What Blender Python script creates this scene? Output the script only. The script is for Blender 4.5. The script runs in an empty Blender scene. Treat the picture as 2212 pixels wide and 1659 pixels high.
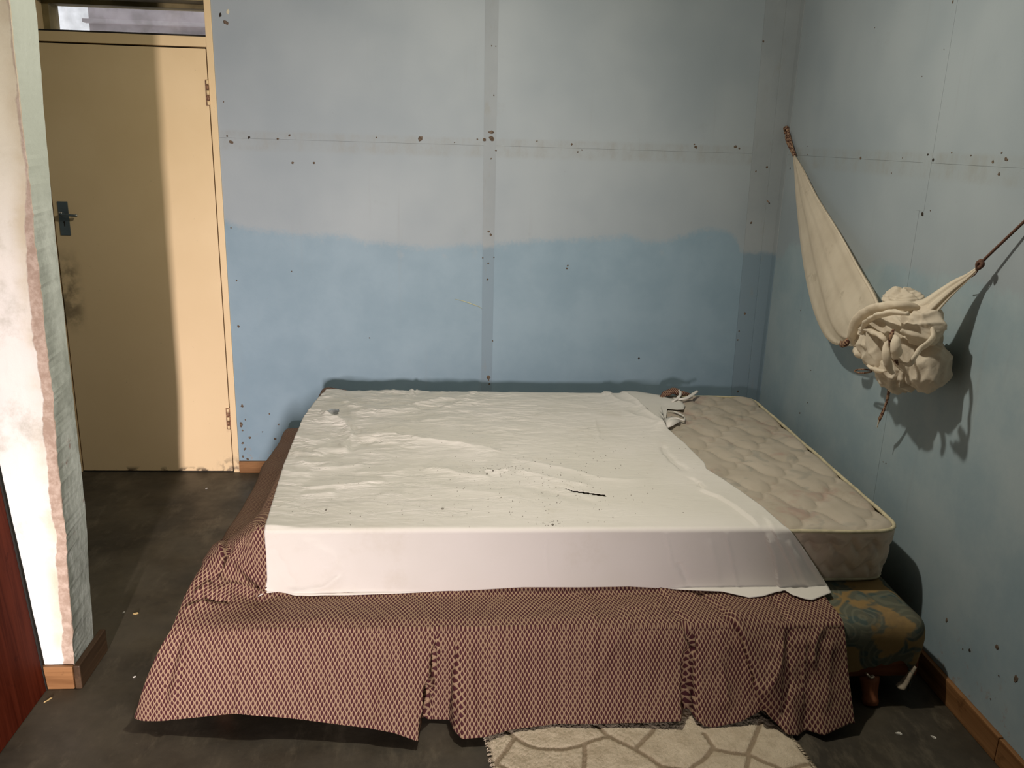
import bpy, bmesh, math, random
import numpy as np
from mathutils import Matrix, Vector
random.seed(7)
rng = np.random.default_rng(7)
sc = bpy.context.scene
col = sc.collection
# ------------------------------------------------------------------ camera
CX, CY, F = 1106.0, 829.5, 1847.87
yaw, pitch, roll, CH, CD = 0.0747, 0.2808, 0.0307, 1.69, 4.1705
fw = np.array([math.sin(yaw)*math.cos(pitch), math.cos(yaw)*math.cos(pitch), -math.sin(pitch)])
r0 = np.array([math.cos(yaw), -math.sin(yaw), 0.0]); u0 = np.cross(r0, fw)
R_ = r0*math.cos(roll)+u0*math.sin(roll); U_ = -r0*math.sin(roll)+u0*math.cos(roll)
CAM = np.array([0.0, -CD, CH])
cam = bpy.data.cameras.new('camera'); cam_o = bpy.data.objects.new('camera', cam); col.objects.link(cam_o)
cam.sensor_width = 36.0; cam.lens = F/2212*36.0; cam.clip_start = .05
mw = Matrix.Identity(4)
for i in range(3):
    mw[i][0] = R_[i]; mw[i][1] = U_[i]; mw[i][2] = -fw[i]; mw[i][3] = CAM[i]
cam_o.matrix_world = mw
sc.camera = cam_o
# ------------------------------------------------------------------ world, lights, exposure
sc.view_settings.view_transform = 'Standard'; sc.view_settings.look = 'None'
sc.view_settings.gamma = 1.0; sc.view_settings.use_curve_mapping = False
sc.view_settings.exposure = 0.0
w = bpy.data.worlds.new('sky'); sc.world = w; w.use_nodes = True
bg = w.node_tree.nodes['Background']; bg.inputs[0].default_value = (.93, .95, 1.0, 1); bg.inputs[1].default_value = 1.6
# assumed ceiling bulb (above the bed, out of frame), placed from the wall shadows
bl = bpy.data.lights.new('assumed_ceiling_bulb', 'POINT'); bl.energy = 45; bl.color = (1.0, .94, .81); bl.shadow_soft_size = .035
bo = bpy.data.objects.new('assumed_ceiling_bulb', bl); bo.location = (.20, -1.62, 2.52); col.objects.link(bo)
# added downward fill at the bulb, brightens the bed and lower walls
rl = bpy.data.lights.new('bulb_down_fill', 'AREA'); rl.shape = 'DISK'; rl.size = .07; rl.energy = 18; rl.color = bl.color
ro = bpy.data.objects.new('bulb_down_fill', rl); ro.location = (.20, -1.62, 2.51); col.objects.link(ro)
# assumed daylight behind the camera: narrow-spread area light tuned for falloff, its door added
dl = bpy.data.lights.new('assumed_daylight_gap', 'AREA'); dl.shape = 'RECTANGLE'; dl.size = .13; dl.size_y = .5
dl.energy = 41; dl.color = (1.0, .885, .875); dl.spread = math.radians(52)
do = bpy.data.objects.new('assumed_daylight_gap', dl); do.location = (-.49, -7.06, .85); col.objects.link(do)
do.rotation_euler = (Vector((-1.45, 0.0, .10)) - Vector(do.location)).to_track_quat('-Z', 'Y').to_euler()

WX = 1.59      # right wall
CEIL = 2.86
YF = -7.2      # wall behind the camera

# ------------------------------------------------------------------ helpers
def ray(px):
    return R_*((px[0]-CX)/F) - U_*((px[1]-CY)/F) + fw
def at(px, ax, val):
    """point seen at photo pixel px on the plane coordinate[ax] = val"""
    v = ray(px); t = (val-CAM[ax])/v[ax]
    return CAM + v*t
def proj(P):
    V = np.asarray(P)-CAM
    x = V@R_; y = V@U_; z = V@fw
    return np.stack([CX+F*x/z, CY-F*y/z], -1)

def link(o, parent=None):
    col.objects.link(o)
    if parent is not None: o.parent = parent
    return o
def tag(o, label=None, cat=None, group=None, kind=None):
    if label: o['label'] = label
    if cat: o['category'] = cat
    if group: o['group'] = group
    if kind: o['kind'] = kind
    return o
def empty(name, loc=(0, 0, 0)):
    o = bpy.data.objects.new(name, None); o.location = loc; o.empty_display_size = .1
    return link(o)
def obj(name, bm, m, parent=None, smooth=False, loc=None):
    me = bpy.data.meshes.new(name)
    bmesh.ops.recalc_face_normals(bm, faces=bm.faces[:])
    bm.to_mesh(me); bm.free()
    if m: me.materials.append(m)
    if smooth: me.polygons.foreach_set('use_smooth', [True]*len(me.polygons))
    o = bpy.data.objects.new(name, me)
    if loc is not None: o.location = loc
    return link(o, parent)
def box(bm, a, b, bev=0.0, seg=2):
    r = bmesh.ops.create_cube(bm, size=1)
    vs = r['verts']
    c = [(a[i]+b[i])/2 for i in range(3)]; s = [abs(b[i]-a[i]) for i in range(3)]
    for v in vs: v.co = Vector((c[0]+v.co.x*s[0], c[1]+v.co.y*s[1], c[2]+v.co.z*s[2]))
    if bev:
        es = list({e for v in vs for e in v.link_edges})
        bmesh.ops.bevel(bm, geom=es, offset=bev, segments=seg, profile=.6, affect='EDGES')
    return bm
def boxo(name, a, b, m, parent=None, bev=.003):
    return obj(name, box(bmesh.new(), a, b, bev), m, parent)
def tube_pts(P, rad, n=10, closed=False, flat=1.0, cap=True):
    """verts, faces of a tube along points P with radius rad (scalar or per point)"""
    P = np.asarray(P, float); k = len(P)
    rad = np.full(k, rad) if np.isscalar(rad) else np.asarray(rad, float)
    T = np.roll(P, -1, 0)-np.roll(P, 1, 0) if closed else np.gradient(P, axis=0)
    T /= np.linalg.norm(T, axis=1)[:, None]+1e-12
    up = np.array([0, 0, 1.0]) if abs(T[0][2]) < .9 else np.array([1.0, 0, 0])
    V = []; N = np.cross(T[0], up); N /= np.linalg.norm(N)
    for i in range(k):
        N = N-T[i]*(N@T[i]); N /= np.linalg.norm(N); B = np.cross(T[i], N)
        for j in range(n):
            a = 2*math.pi*j/n
            V.append(P[i]+rad[i]*(N*math.cos(a)+B*math.sin(a)*flat))
    Fc = []
    for i in range(k if closed else k-1):
        for j in range(n):
            a = i*n+j; b = i*n+(j+1) % n; i2 = ((i+1) % k)*n
            Fc.append((a, b, i2+(j+1) % n, i2+j))
    if not closed and cap:
        Fc.append(tuple(range(n))[::-1]); Fc.append(tuple((k-1)*n+j for j in range(n)))
    return np.array(V), Fc
def mesh(name, V, Fc, m, parent=None, smooth=True, uv=None):
    me = bpy.data.meshes.new(name)
    me.from_pydata([tuple(v) for v in V], [], [tuple(f) for f in Fc])
    if uv is not None:
        l = me.uv_layers.new(name='UVMap')
        vi = np.empty(len(me.loops), int); me.loops.foreach_get('vertex_index', vi)
        l.data.foreach_set('uv', np.asarray(uv)[vi].ravel())
    if m: me.materials.append(m)
    if smooth: me.polygons.foreach_set('use_smooth', [True]*len(me.polygons))
    me.update()
    return link(bpy.data.objects.new(name, me), parent)
def join(parts):
    V = []; Fc = []; o = 0
    for v, f in parts:
        V.append(np.asarray(v)); Fc += [tuple(i+o for i in q) for q in f]; o += len(v)
    return np.concatenate(V), Fc
def grid_faces(nu, nv, mask=None):
    i, j = np.meshgrid(np.arange(nu-1), np.arange(nv-1), indexing='ij')
    a = (i*nv+j).ravel(); q = np.stack([a, a+nv, a+nv+1, a+1], 1)
    if mask is not None: q = q[mask.ravel()]
    return q.tolist()
def smooth_path(P, n):
    """Catmull-Rom through P, n samples"""
    P = np.asarray(P, float); k = len(P)
    Q = np.vstack([2*P[0]-P[1], P, 2*P[-1]-P[-2]])
    t = np.linspace(0, k-1-1e-9, n); i = t.astype(int); f = (t-i)[:, None]
    a, b, c, d = Q[i], Q[i+1], Q[i+2], Q[i+3]
    return .5*((2*b)+(-a+c)*f+(2*a-5*b+4*c-d)*f**2+(-a+3*b-3*c+d)*f**3)
def sstep(a, b, x):
    t = np.clip((x-a)/(b-a), 0, 1); return t*t*(3-2*t)
def poly_dist(Q, poly):
    """distance, side (+ right of travel in image), position 0..1 along polyline"""
    poly = np.asarray(poly, float); n = len(poly)-1
    L = np.linalg.norm(np.diff(poly, axis=0), axis=1); cum = np.concatenate([[0], np.cumsum(L)])
    best = np.full(len(Q), 1e9); side = np.zeros(len(Q)); pos = np.zeros(len(Q))
    for s in range(n):
        a = poly[s]; d = poly[s+1]-a
        t = np.clip(((Q-a)@d)/(d@d+1e-12), 0, 1)
        e = Q-a-t[:, None]*d; dist = np.hypot(e[:, 0], e[:, 1])
        m = dist < best
        best[m] = dist[m]; side[m] = np.sign(d[0]*e[m, 1]-d[1]*e[m, 0]); pos[m] = (cum[s]+t[m]*L[s])/cum[-1]
    return best, side, pos
def folds(Q, lst):
    """sum of fold heights (m) at photo positions Q. ('r',poly,h,w) ridge, ('s',poly,h,wfar,wnear) one-sided step raised to the right of travel"""
    H = np.zeros(len(Q))
    for f in lst:
        poly = smooth_path(f[1], 24) if len(f[1]) > 2 else np.asarray(f[1], float)
        d, s, p = poly_dist(Q, poly)
        ends = np.clip(np.minimum(p, 1-p)*7+.02, 0, 1)**.7
        if f[0] == 'r':
            wv = f[3]*(.75+.5*np.sin(p*9+f[1][0][0])**2)
            pr = np.where(s > 0, np.exp(-(d/(wv*1.5))**1.15), np.exp(-(d/(wv*.75))**1.5)) if f[2] > 0 else np.exp(-(d/wv)**2)
            H += f[2]*pr*ends
        else:
            up = np.exp(-(d/f[3])); dn = np.exp(-(d/f[4])**2)
            H += f[2]*np.where(s > 0, up, dn)*ends
    return H
def vnoise(P, f, seed=0):
    """cheap smooth noise from summed warped sines, about -1..1"""
    P = np.asarray(P, float)*f; r = np.random.default_rng(seed); out = 0
    for o in range(5):
        k = r.normal(size=P.shape[1]); k /= np.linalg.norm(k); k2 = r.normal(size=P.shape[1])
        out = out+np.sin(P@k*(1+o*.45)+1.3*np.sin(P@k2*.7+o)+r.uniform(0, 6))/(1+o*.5)
    return out/2.6

# ------------------------------------------------------------------ materials
class NT:
    def __init__(s, name):
        s.m = bpy.data.materials.new(name); s.m.use_nodes = True
        s.t = s.m.node_tree; s.b = s.t.nodes['Principled BSDF']; s.out = s.t.nodes['Material Output']
        s._pos = None
    def n(s, typ, ins=None, **props):
        nd = s.t.nodes.new('ShaderNode'+typ)
        for k, v in props.items(): setattr(nd, k, v)
        for k, v in (ins or {}).items(): s.set(nd.inputs[k], v)
        return nd
    def set(s, sock, v):
        if isinstance(v, bpy.types.NodeSocket): s.t.links.new(v, sock)
        elif hasattr(v, 'outputs'): s.t.links.new(v.outputs[0], sock)
        else:
            if sock.type == 'RGBA' and not isinstance(v, (int, float)) and len(v) == 3: v = (*v, 1)
            sock.default_value = v
    @property
    def pos(s):
        if s._pos is None: s._pos = s.n('TexCoord').outputs['Object']
        return s._pos
    def noise(s, scale, detail=4, rough=.55, vec=None, dist=0.0, stretch=None):
        vec = vec or s.pos
        if stretch: vec = s.n('Mapping', {'Vector': vec, 'Scale': stretch}).outputs[0]
        return s.n('TexNoise', {'Vector': vec, 'Scale': scale, 'Detail': detail, 'Roughness': rough, 'Distortion': dist}).outputs['Fac']
    def ramp(s, fac, a, b, lo=0.0, hi=1.0):
        return s.n('MapRange', {'Value': fac, 'From Min': a, 'From Max': b, 'To Min': lo, 'To Max': hi}, interpolation_type='SMOOTHSTEP').outputs[0]
    def math(s, op, a, b=0.0, c=0.0):
        return s.n('Math', {0: a, 1: b, 2: c}, operation=op).outputs[0]
    def mix(s, fac, a, b, mode='MIX'):
        nd = s.n('Mix', data_type='RGBA', blend_type=mode)
        s.set(nd.inputs[0], fac); s.set(nd.inputs[6], a); s.set(nd.inputs[7], b)
        return nd.outputs[2]
    def sep(s, v=None):
        return s.n('SeparateXYZ', {0: v or s.pos}).outputs
    def bump(s, h, strength=.3, dist=.01):
        s.set(s.b.inputs['Normal'], s.n('Bump', {'Height': h, 'Strength': strength, 'Distance': dist}).outputs[0])
    def curve(s, x, pts):
        nd = s.n('FloatCurve', {'Value': x}); c = nd.mapping.curves[0]
        while len(c.points) > 2: c.points.remove(c.points[1])
        c.points[0].location = pts[0]; c.points[-1].location = pts[-1]
        for p in pts[1:-1]: c.points.new(*p)
        nd.mapping.update(); return nd.outputs[0]
    def done(s, color=None, rough=.7, spec=.3, metal=0.0):
        if color is not None: s.set(s.b.inputs['Base Color'], color)
        s.set(s.b.inputs['Roughness'], rough); s.b.inputs['Specular IOR Level'].default_value = spec
        s.b.inputs['Metallic'].default_value = metal
        return s.m
def plain(name, c, rough=.7, spec=.3, metal=0.0, var=.12, scale=9):
    t = NT(name); f = t.noise(scale)
    return t.done(t.mix(t.ramp(f, .3, .7), tuple(x*(1-var) for x in c), tuple(x*(1+var) for x in c)), rough, spec, metal)

def wall_mat(name, axis, pts, lo, span, zlo=1.05, zs=.35, lit_low=False):
    """old blue paint: paler grey-blue above, a later coat of stronger blue below a brushed edge"""
    t = NT(name); P = t.sep(); x = P[axis]; z = P[2]
    xn = t.math('DIVIDE', t.math('SUBTRACT', x, lo), span)
    edge = t.curve(xn, [((p[0]-lo)/span, (p[1]-zlo)/zs) for p in pts])
    ez = t.math('ADD', t.math('MULTIPLY', edge, zs), zlo)
    nf = t.noise(26, 5, .65); nb = t.noise(5, 3)
    dz = t.math('ADD', t.math('SUBTRACT', ez, z), t.math('MULTIPLY_ADD', nf, .05, -.025))
    low = t.ramp(t.math('ADD', dz, t.math('MULTIPLY_ADD', t.noise(70, 4, .7), .05, -.025)), -.022, .026)
    up = t.mix(t.ramp(t.noise(1.6, 3), .32, .68), (.252, .292, .316), (.300, .338, .358))
    dn = t.mix(t.ramp(t.noise(3.2, 4, .6), .3, .7), (.180, .262, .318), (.218, .302, .360)) if not lit_low else t.mix(t.ramp(t.noise(2.6, 5, .65), .3, .7), (.225, .300, .335), (.305, .365, .385))  # right wall: same lower coat, lightened in colour to stand in for light
    c = t.mix(low, up, dn)
    # patches where the second coat is thin near its edge
    thin = t.math('MULTIPLY', t.ramp(t.noise(14, 4), .56, .7), t.ramp(dz, .10, .0))
    c = t.mix(t.math('MULTIPLY', thin, t.math('MULTIPLY', low, .6)), c, up)
    # dirt along the horizontal joint
    band = t.math('MULTIPLY', t.ramp(z, 1.585, 1.61), t.ramp(z, 1.69, 1.672))
    dirt = t.math('MULTIPLY', band, t.ramp(t.noise(18, 6, .7, stretch=(1, 1, .5)), .40, .72))
    c = t.mix(t.math('MULTIPLY_ADD', dirt, .40, t.math('MULTIPLY', band, .10)), c, (.235, .235, .205))
    # general smudges and vertical drip streaks
    sm = t.ramp(t.noise(7, 6, .7), .60, .80)
    c = t.mix(t.math('MULTIPLY', sm, .22), c, (.20, .21, .19))
    st = t.ramp(t.noise(22, 3, .5, stretch=(1, 1, .06)), .62, .78)
    c = t.mix(t.math('MULTIPLY', st, .16), c, (.22, .23, .22))
    fl = t.ramp(t.noise(95, 2, .5), .74, .80)
    c = t.mix(t.math('MULTIPLY', fl, .35), c, (.16, .14, .11))
    # scuffs near the skirting
    bt = t.math('MULTIPLY', t.ramp(z, .32, .05), t.ramp(t.noise(24, 5, .7), .58, .66))
    c = t.mix(t.math('MULTIPLY', bt, .7), c, (.27, .22, .18))
    t.bump(t.math('ADD', t.math('MULTIPLY', t.noise(60, 3), .4), t.noise(4, 2)), .12, .006)
    return t.done(c, .52, .35)
PB = [(-1.12, 1.28), (-1.06, 1.269), (-.997, 1.245), (-.912, 1.232), (-.826, 1.227), (-.718, 1.214), (-.522, 1.216), (-.434, 1.192), (-.28, 1.18), (-.125, 1.165), (.031, 1.18), (.165, 1.187),
      (.39, 1.21), (.616, 1.224), (.798, 1.237), (.843, 1.247), (.96, 1.218), (1.142, 1.253), (1.278, 1.286), (1.398, 1.243), (1.427, 1.187), (1.525, 1.154), (1.6, 1.15)]
PR = [(-5.2, 1.30), (-1.914, 1.307), (-1.712, 1.312), (-1.538, 1.310), (-1.403, 1.292), (-1.281, 1.29), (-1.182, 1.291), (-1.029, 1.269), (-.907, 1.225), (-.5, 1.24), (-.226, 1.252), (-.18, 1.213), (-.08, 1.16), (0, 1.15)]
M = {}
M['wall_back'] = wall_mat('blue_paint_back', 0, PB, -1.12, 2.72)
M['wall_right'] = wall_mat('blue_paint_right', 1, PR, -5.2, 5.2, lit_low=True)

def m_strip():
    t = NT('blue_paint_strip'); z = t.sep()[2]
    c = t.mix(t.ramp(t.noise(3), .3, .7), (.245, .274, .288), (.288, .316, .328))
    lw = t.ramp(t.math('ADD', z, t.math('MULTIPLY_ADD', t.noise(20), .06, -.03)), 1.19, 1.16)
    c = t.mix(lw, c, (.178, .242, .288))
    c = t.mix(t.math('MULTIPLY', t.ramp(t.noise(16, 6, .7, stretch=(1, 1, .3)), .55, .75), .4), c, (.22, .215, .18))
    t.bump(t.noise(50), .12, .004); return t.done(c, .55, .3)
M['strip'] = m_strip()

def m_floor():
    t = NT('worn_cement'); P = t.pos
    a = t.ramp(t.noise(2.2, 6, .65), .30, .72)
    c = t.mix(a, (.026, .021, .014), (.078, .064, .043))
    c = t.mix(t.math('MULTIPLY', t.ramp(t.noise(11, 6, .72, stretch=(1, .35, 1)), .50, .72), .6), c, (.118, .097, .066))
    c = t.mix(t.math('MULTIPLY', t.ramp(t.noise(5, 5, .7), .58, .76), .6), c, (.018, .015, .011))
    c = t.mix(t.math('MULTIPLY', t.ramp(t.noise(130, 2), .70, .78), .4), c, (.17, .15, .12))
    t.bump(t.math('ADD', t.noise(30, 5), t.math('MULTIPLY', t.noise(4), 2)), .15, .004)
    return t.done(c, t.ramp(t.noise(6, 4), .3, .7, .42, .66), .35)
M['floor'] = m_floor()

def m_column():
    t = NT('limewash_partition'); P = t.sep(); x, y, z = P[0], P[1], P[2]
    a = t.ramp(t.noise(2.6, 5, .6), .30, .70)
    c = t.mix(a, (.74, .72, .66), (.62, .62, .58))
    c = t.mix(t.math('MULTIPLY', t.ramp(t.noise(5.5, 6, .7), .52, .74), .62), c, (.36, .35, .28))
    # yellowed upper part
    c = t.mix(t.math('MULTIPLY', t.ramp(z, 1.1, 1.9), .75), c, (.64, .61, .40))
    # return face: its shade put into a grey-green tone, plus grubby patches
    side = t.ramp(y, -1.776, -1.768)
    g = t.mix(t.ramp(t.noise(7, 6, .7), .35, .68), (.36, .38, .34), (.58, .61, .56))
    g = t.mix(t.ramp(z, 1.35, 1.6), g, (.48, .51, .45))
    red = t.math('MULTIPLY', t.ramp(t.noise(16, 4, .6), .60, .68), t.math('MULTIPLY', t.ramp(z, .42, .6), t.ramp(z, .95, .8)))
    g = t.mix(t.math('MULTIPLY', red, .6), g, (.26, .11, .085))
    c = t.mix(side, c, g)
    # plaster laid bare along the arris; attribute measures distance to the arris
    d = t.n('Attribute', attribute_name='arris').outputs['Fac']
    wv = t.math('MULTIPLY_ADD', t.noise(11, 4, .6), .030, -.010)
    wz = t.math('MULTIPLY', t.ramp(z, 1.62, 1.30), .026)
    bare = t.ramp(t.math('SUBTRACT', t.math('ADD', wz, wv), d), -.0015, .0035)
    bare = t.math('MULTIPLY', bare, t.math('SUBTRACT', 1.0, side))
    pl = t.mix(t.ramp(t.noise(38, 5, .7), .38, .68), (.33, .245, .185), (.47, .375, .30))
    c = t.mix(t.math('MULTIPLY', bare, t.ramp(z, 2.2, 1.2, .55, 1.0)), c, pl)
    rim = t.math('MULTIPLY', t.ramp(t.math('SUBTRACT', d, t.math('ADD', wz, wv)), .05, .0), t.math('SUBTRACT', 1.0, bare))
    c = t.mix(t.math('MULTIPLY', t.math('MULTIPLY', rim, t.math('SUBTRACT', 1.0, side)), t.ramp(t.noise(6, 4), .35, .7, .1, .75)), c, (.50, .43, .28))
    t.bump(t.math('SUBTRACT', t.noise(45, 5, .65), t.math('MULTIPLY', bare, .7)), .35, .006)
    return t.done(c, .85, .15)
M['column'] = m_column()
M['plaster'] = plain('dark_ceiling_boards', (.26, .25, .23), .8)
M['wall_other'] = plain('shaded_room_paint', (.34, .36, .36), .7)

def m_door():
    t = NT('cream_gloss_paint'); P = t.sep(); x, z = P[0], P[2]
    c = t.mix(t.ramp(t.noise(2.0, 4), .3, .7), (.65, .485, .265), (.71, .54, .31))
    c = t.mix(t.ramp(z, 1.9, .5), c, t.mix(.5, c, (.70, .52, .32)))
    # grubby hand stain beside the frame
    d1 = t.math('MULTIPLY', t.ramp(x, -1.735, -1.80), t.math('MULTIPLY', t.ramp(z, .70, .82), t.ramp(z, 1.16, .98)))
    c = t.mix(t.math('MULTIPLY', t.math('MULTIPLY', d1, t.ramp(t.noise(14, 4), .35, .62)), .75), c, (.16, .12, .07))
    c = t.mix(t.math('MULTIPLY', t.ramp(z, .035, .010), t.ramp(t.noise(14, 5), .50, .60)), c, (.14, .10, .06))
    c = t.mix(t.math('MULTIPLY', t.math('MULTIPLY', t.ramp(x, -1.2, -1.12), t.ramp(z, .10, .03)), t.ramp(t.noise(34, 4), .42, .6)), c, (.30, .22, .14))
    c = t.mix(t.math('MULTIPLY', t.ramp(t.noise(60, 3), .70, .78), .4), c, (.33, .25, .14))
    t.bump(t.noise(35, 3), .08, .003); return t.done(c, .45, .35)
M['door'] = m_door()
def m_wood(name, a, b, axis=0, scale=1.0, rough=.5, spec=.18):
    t = NT(name); st = [26*scale]*3; st[axis] = 1.6*scale
    f = t.noise(1.0, 6, .62, stretch=tuple(st), dist=.6)
    c = t.mix(t.ramp(f, .30, .70), a, b)
    c = t.mix(t.math('MULTIPLY', t.ramp(t.noise(11, 5, .7), .58, .70), .55), c, tuple(v*.28 for v in a))
    t.bump(f, .15, .003); return t.done(c, rough, spec)
M['skirt_x'] = m_wood('worn_pine_x', (.14, .062, .022), (.27, .135, .055), 0)
M['skirt_y'] = m_wood('worn_pine_y', (.14, .062, .022), (.27, .135, .055), 1)
M['veneer'] = m_wood('red_brown_veneer', (.055, .009, .004), (.105, .020, .009), 2, 1.6, .6, .03)
M['frame_wood'] = m_wood('bed_frame_wood', (.13, .042, .018), (.22, .08, .033), 0)
M['leg_wood'] = m_wood('bed_leg_wood', (.17, .055, .024), (.27, .10, .045), 2)
M['steel'] = plain('dull_steel', (.16, .20, .22), .38, .5, .75)
M['chrome'] = plain('bright_chrome', (.75, .75, .74), .12, .5, 1.0, .03)
M['dark'] = plain('dark_gap', (.02, .017, .014), .9)
M['rust'] = plain('rusty_paint', (.24, .13, .075), .7, .3, 0, .5, 120)
M['chip'] = plain('bare_board', (.115, .085, .062), .9, .1, 0, .4, 120)
M['hole'] = plain('nail_hole', (.035, .028, .022), .9, .1)
M['filler'] = plain('cream_filler', (.62, .56, .40), .8)
M['outside'] = plain('outside_render', (.60, .54, .55), .9, .1, 0, .12, 3)
M['frame_dark'] = plain('old_frame_paint', (.22, .175, .085), .7, .2, 0, .35, 6)

def m_glass():
    t = NT('dusty_pane'); tr = t.n('BsdfTransparent', {0: (.93, .93, .93, 1)}); gl = t.n('BsdfGlossy', {0: (.8, .8, .8, 1), 'Roughness': .05})
    df = t.n('BsdfDiffuse', {0: (.45, .42, .40, 1)})
    m1 = t.n('MixShader', {0: t.ramp(t.noise(9, 5), .35, .75, .08, .30), 1: tr, 2: df})
    m2 = t.n('MixShader', {0: .06, 1: m1, 2: gl}); t.t.links.new(m2.outputs[0], t.out.inputs[0]); return t.m
M['glass'] = m_glass()

def m_sheet():
    t = NT('white_cotton_sheet')
    c = t.mix(t.ramp(t.noise(2.2, 3), .3, .7), (.62, .59, .53), (.675, .64, .59))
    c = t.mix(t.math('MULTIPLY', t.ramp(t.noise(5, 6, .7), .54, .76), .30), c, (.52, .47, .38))
    wv = t.math('ADD', t.noise(1, 2, .5, stretch=(900, 60, 60)), t.noise(1, 2, .5, stretch=(60, 900, 900)))
    cr = t.noise(1, 5, .62, stretch=(4.5, 19, 9), dist=.8); rg = t.math('ABSOLUTE', t.math('SUBTRACT', cr, .5))
    fade = t.ramp(t.sep()[0], 1.0, -.3, .25, 1.0); flat = t.ramp(t.sep()[1], -1.69, -1.60, .12, 1.0)
    big = t.n('Bump', {'Height': t.math('SUBTRACT', t.math('MULTIPLY', cr, .7), rg), 'Strength': t.math('MULTIPLY', t.math('MULTIPLY', fade, flat), .55), 'Distance': .03})
    fine = t.n('Bump', {'Height': t.math('ADD', t.math('MULTIPLY', wv, .25), t.noise(40, 4, .6)), 'Strength': .12, 'Distance': .003, 'Normal': big})
    t.set(t.b.inputs['Normal'], fine)
    return t.done(c, .85, .15)
M['sheet'] = m_sheet()

def m_spread():
    t = NT('maroon_and_cream_ogee_print'); uv = t.n('UVMap').outputs[0]; P = t.sep(uv)
    u = t.math('DIVIDE', P[0], .0131); v = t.math('DIVIDE', P[1], .0230)
    def cell(du, dv):
        a = t.math('SUBTRACT', t.math('FRACT', t.math('ADD', u, du)), .5)
        b = t.math('SUBTRACT', t.math('FRACT', t.math('ADD', v, dv)), .5)
        ax = t.math('ABSOLUTE', a); bb = t.math('ADD', b, .03)
        ay = t.math('ABSOLUTE', bb)
        dia = t.math('ADD', t.math('DIVIDE', ax, t.math('MULTIPLY_ADD', bb, -.26, .285)), t.math('DIVIDE', t.math('POWER', ay, 1.35), .27))
        sh = t.math('ADD', t.math('DIVIDE', ax, .43), t.math('DIVIDE', t.math('ABSOLUTE', t.math('SUBTRACT', b, .10)), .46))
        return dia, sh
    d1, s1 = cell(0, 0); d2, s2 = cell(.5, .5)
    dark = t.ramp(t.math('MINIMUM', d1, d2), 1.18, .88)
    mid = t.ramp(t.math('MINIMUM', s1, s2), 1.12, .80)
    base = t.mix(t.math('MULTIPLY', mid, .45), (.36, .250, .158), (.16, .084, .055))
    c = t.mix(dark, base, (.058, .015, .017))
    t.bump(t.math('ADD', t.n('TexNoise', {'Vector': uv, 'Scale': 500.0}).outputs[0], t.math('MULTIPLY', dark, -.6)), .2, .0012)
    return t.done(c, .8, .2)
M['spread'] = m_spread()

def m_tick(name, side=False):
    t = NT(name)
    c = t.mix(t.ramp(t.noise(4, 4), .3, .7), (.58, .46, .35), (.68, .55, .42)) if side else t.mix(t.ramp(t.noise(4, 4), .3, .7), (.40, .345, .27), (.47, .41, .33))
    fl = t.ramp(t.noise(8.5, 3, .5, dist=1.2), .56, .68)
    c = t.mix(t.math('MULTIPLY', fl, .45), c, (.31, .235, .185) if side else (.27, .26, .22))
    c = t.mix(t.math('MULTIPLY', t.ramp(t.noise(6.5, 4, .6, vec=t.n('Mapping', {'Vector': t.pos, 'Location': (3, 7, 1)}).outputs[0]), .56, .72), .5), c, (.36, .21, .17))
    c = t.mix(t.math('MULTIPLY', t.ramp(t.noise(3.0, 6, .75), .52, .74), .5), c, (.20, .155, .095))
    t.bump(t.noise(300, 2), .12, .0015); return t.done(c, .62, .3)
M['tick'] = m_tick('quilted_ticking'); M['tick_side'] = m_tick('ticking_side', True)
M['piping'] = plain('cream_piping', (.50, .44, .29), .7, .25, 0, .15, 30)

def m_base():
    t = NT('ochre_floral_cloth')
    c = t.mix(t.ramp(t.noise(6, 3), .3, .7), (.20, .128, .05), (.26, .17, .07))
    d = t.noise(3.6, 2, .4); wv = t.n('Mapping', {'Vector': t.pos, 'Location': (.37, .0, .0)}).outputs[0]
    dv = t.n('VectorMath', {0: wv, 1: t.n('VectorMath', {0: t.n('TexNoise', {'Vector': t.pos, 'Scale': 5.0}).outputs['Color'], 'Scale': .16}, operation='SCALE').outputs[0]}, operation='ADD').outputs[0]
    vo = t.n('TexVoronoi', {'Vector': dv, 'Scale': 7.0, 'Randomness': 1.0})
    big = t.ramp(vo.outputs['Distance'], .64, .58)
    rn = t.ramp(t.math('SINE', t.math('MULTIPLY', vo.outputs['Distance'], 40)), .1, .9)
    vs = t.n('TexVoronoi', {'Vector': dv, 'Scale': 24.0}, feature='F1')
    teal = t.mix(rn, (.055, .075, .066), (.10, .115, .092))
    teal = t.mix(t.math('MULTIPLY', t.ramp(vs.outputs['Distance'], .30, .46), .35), teal, (.15, .125, .07))
    keep = t.ramp(t.noise(9, 3), .40, .47)
    c = t.mix(t.math('MULTIPLY', big, keep), c, teal)
    c = t.mix(t.math('MULTIPLY', t.ramp(t.noise(3.5, 5, .7), .52, .75), .6), c, (.10, .07, .045))
    t.bump(t.noise(220, 3), .15, .002); return t.done(c, .85, .15)
M['base'] = m_base()
M['wadding'] = plain('torn_wadding', (.24, .20, .15), .95, .1, 0, .25, 60)

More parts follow.
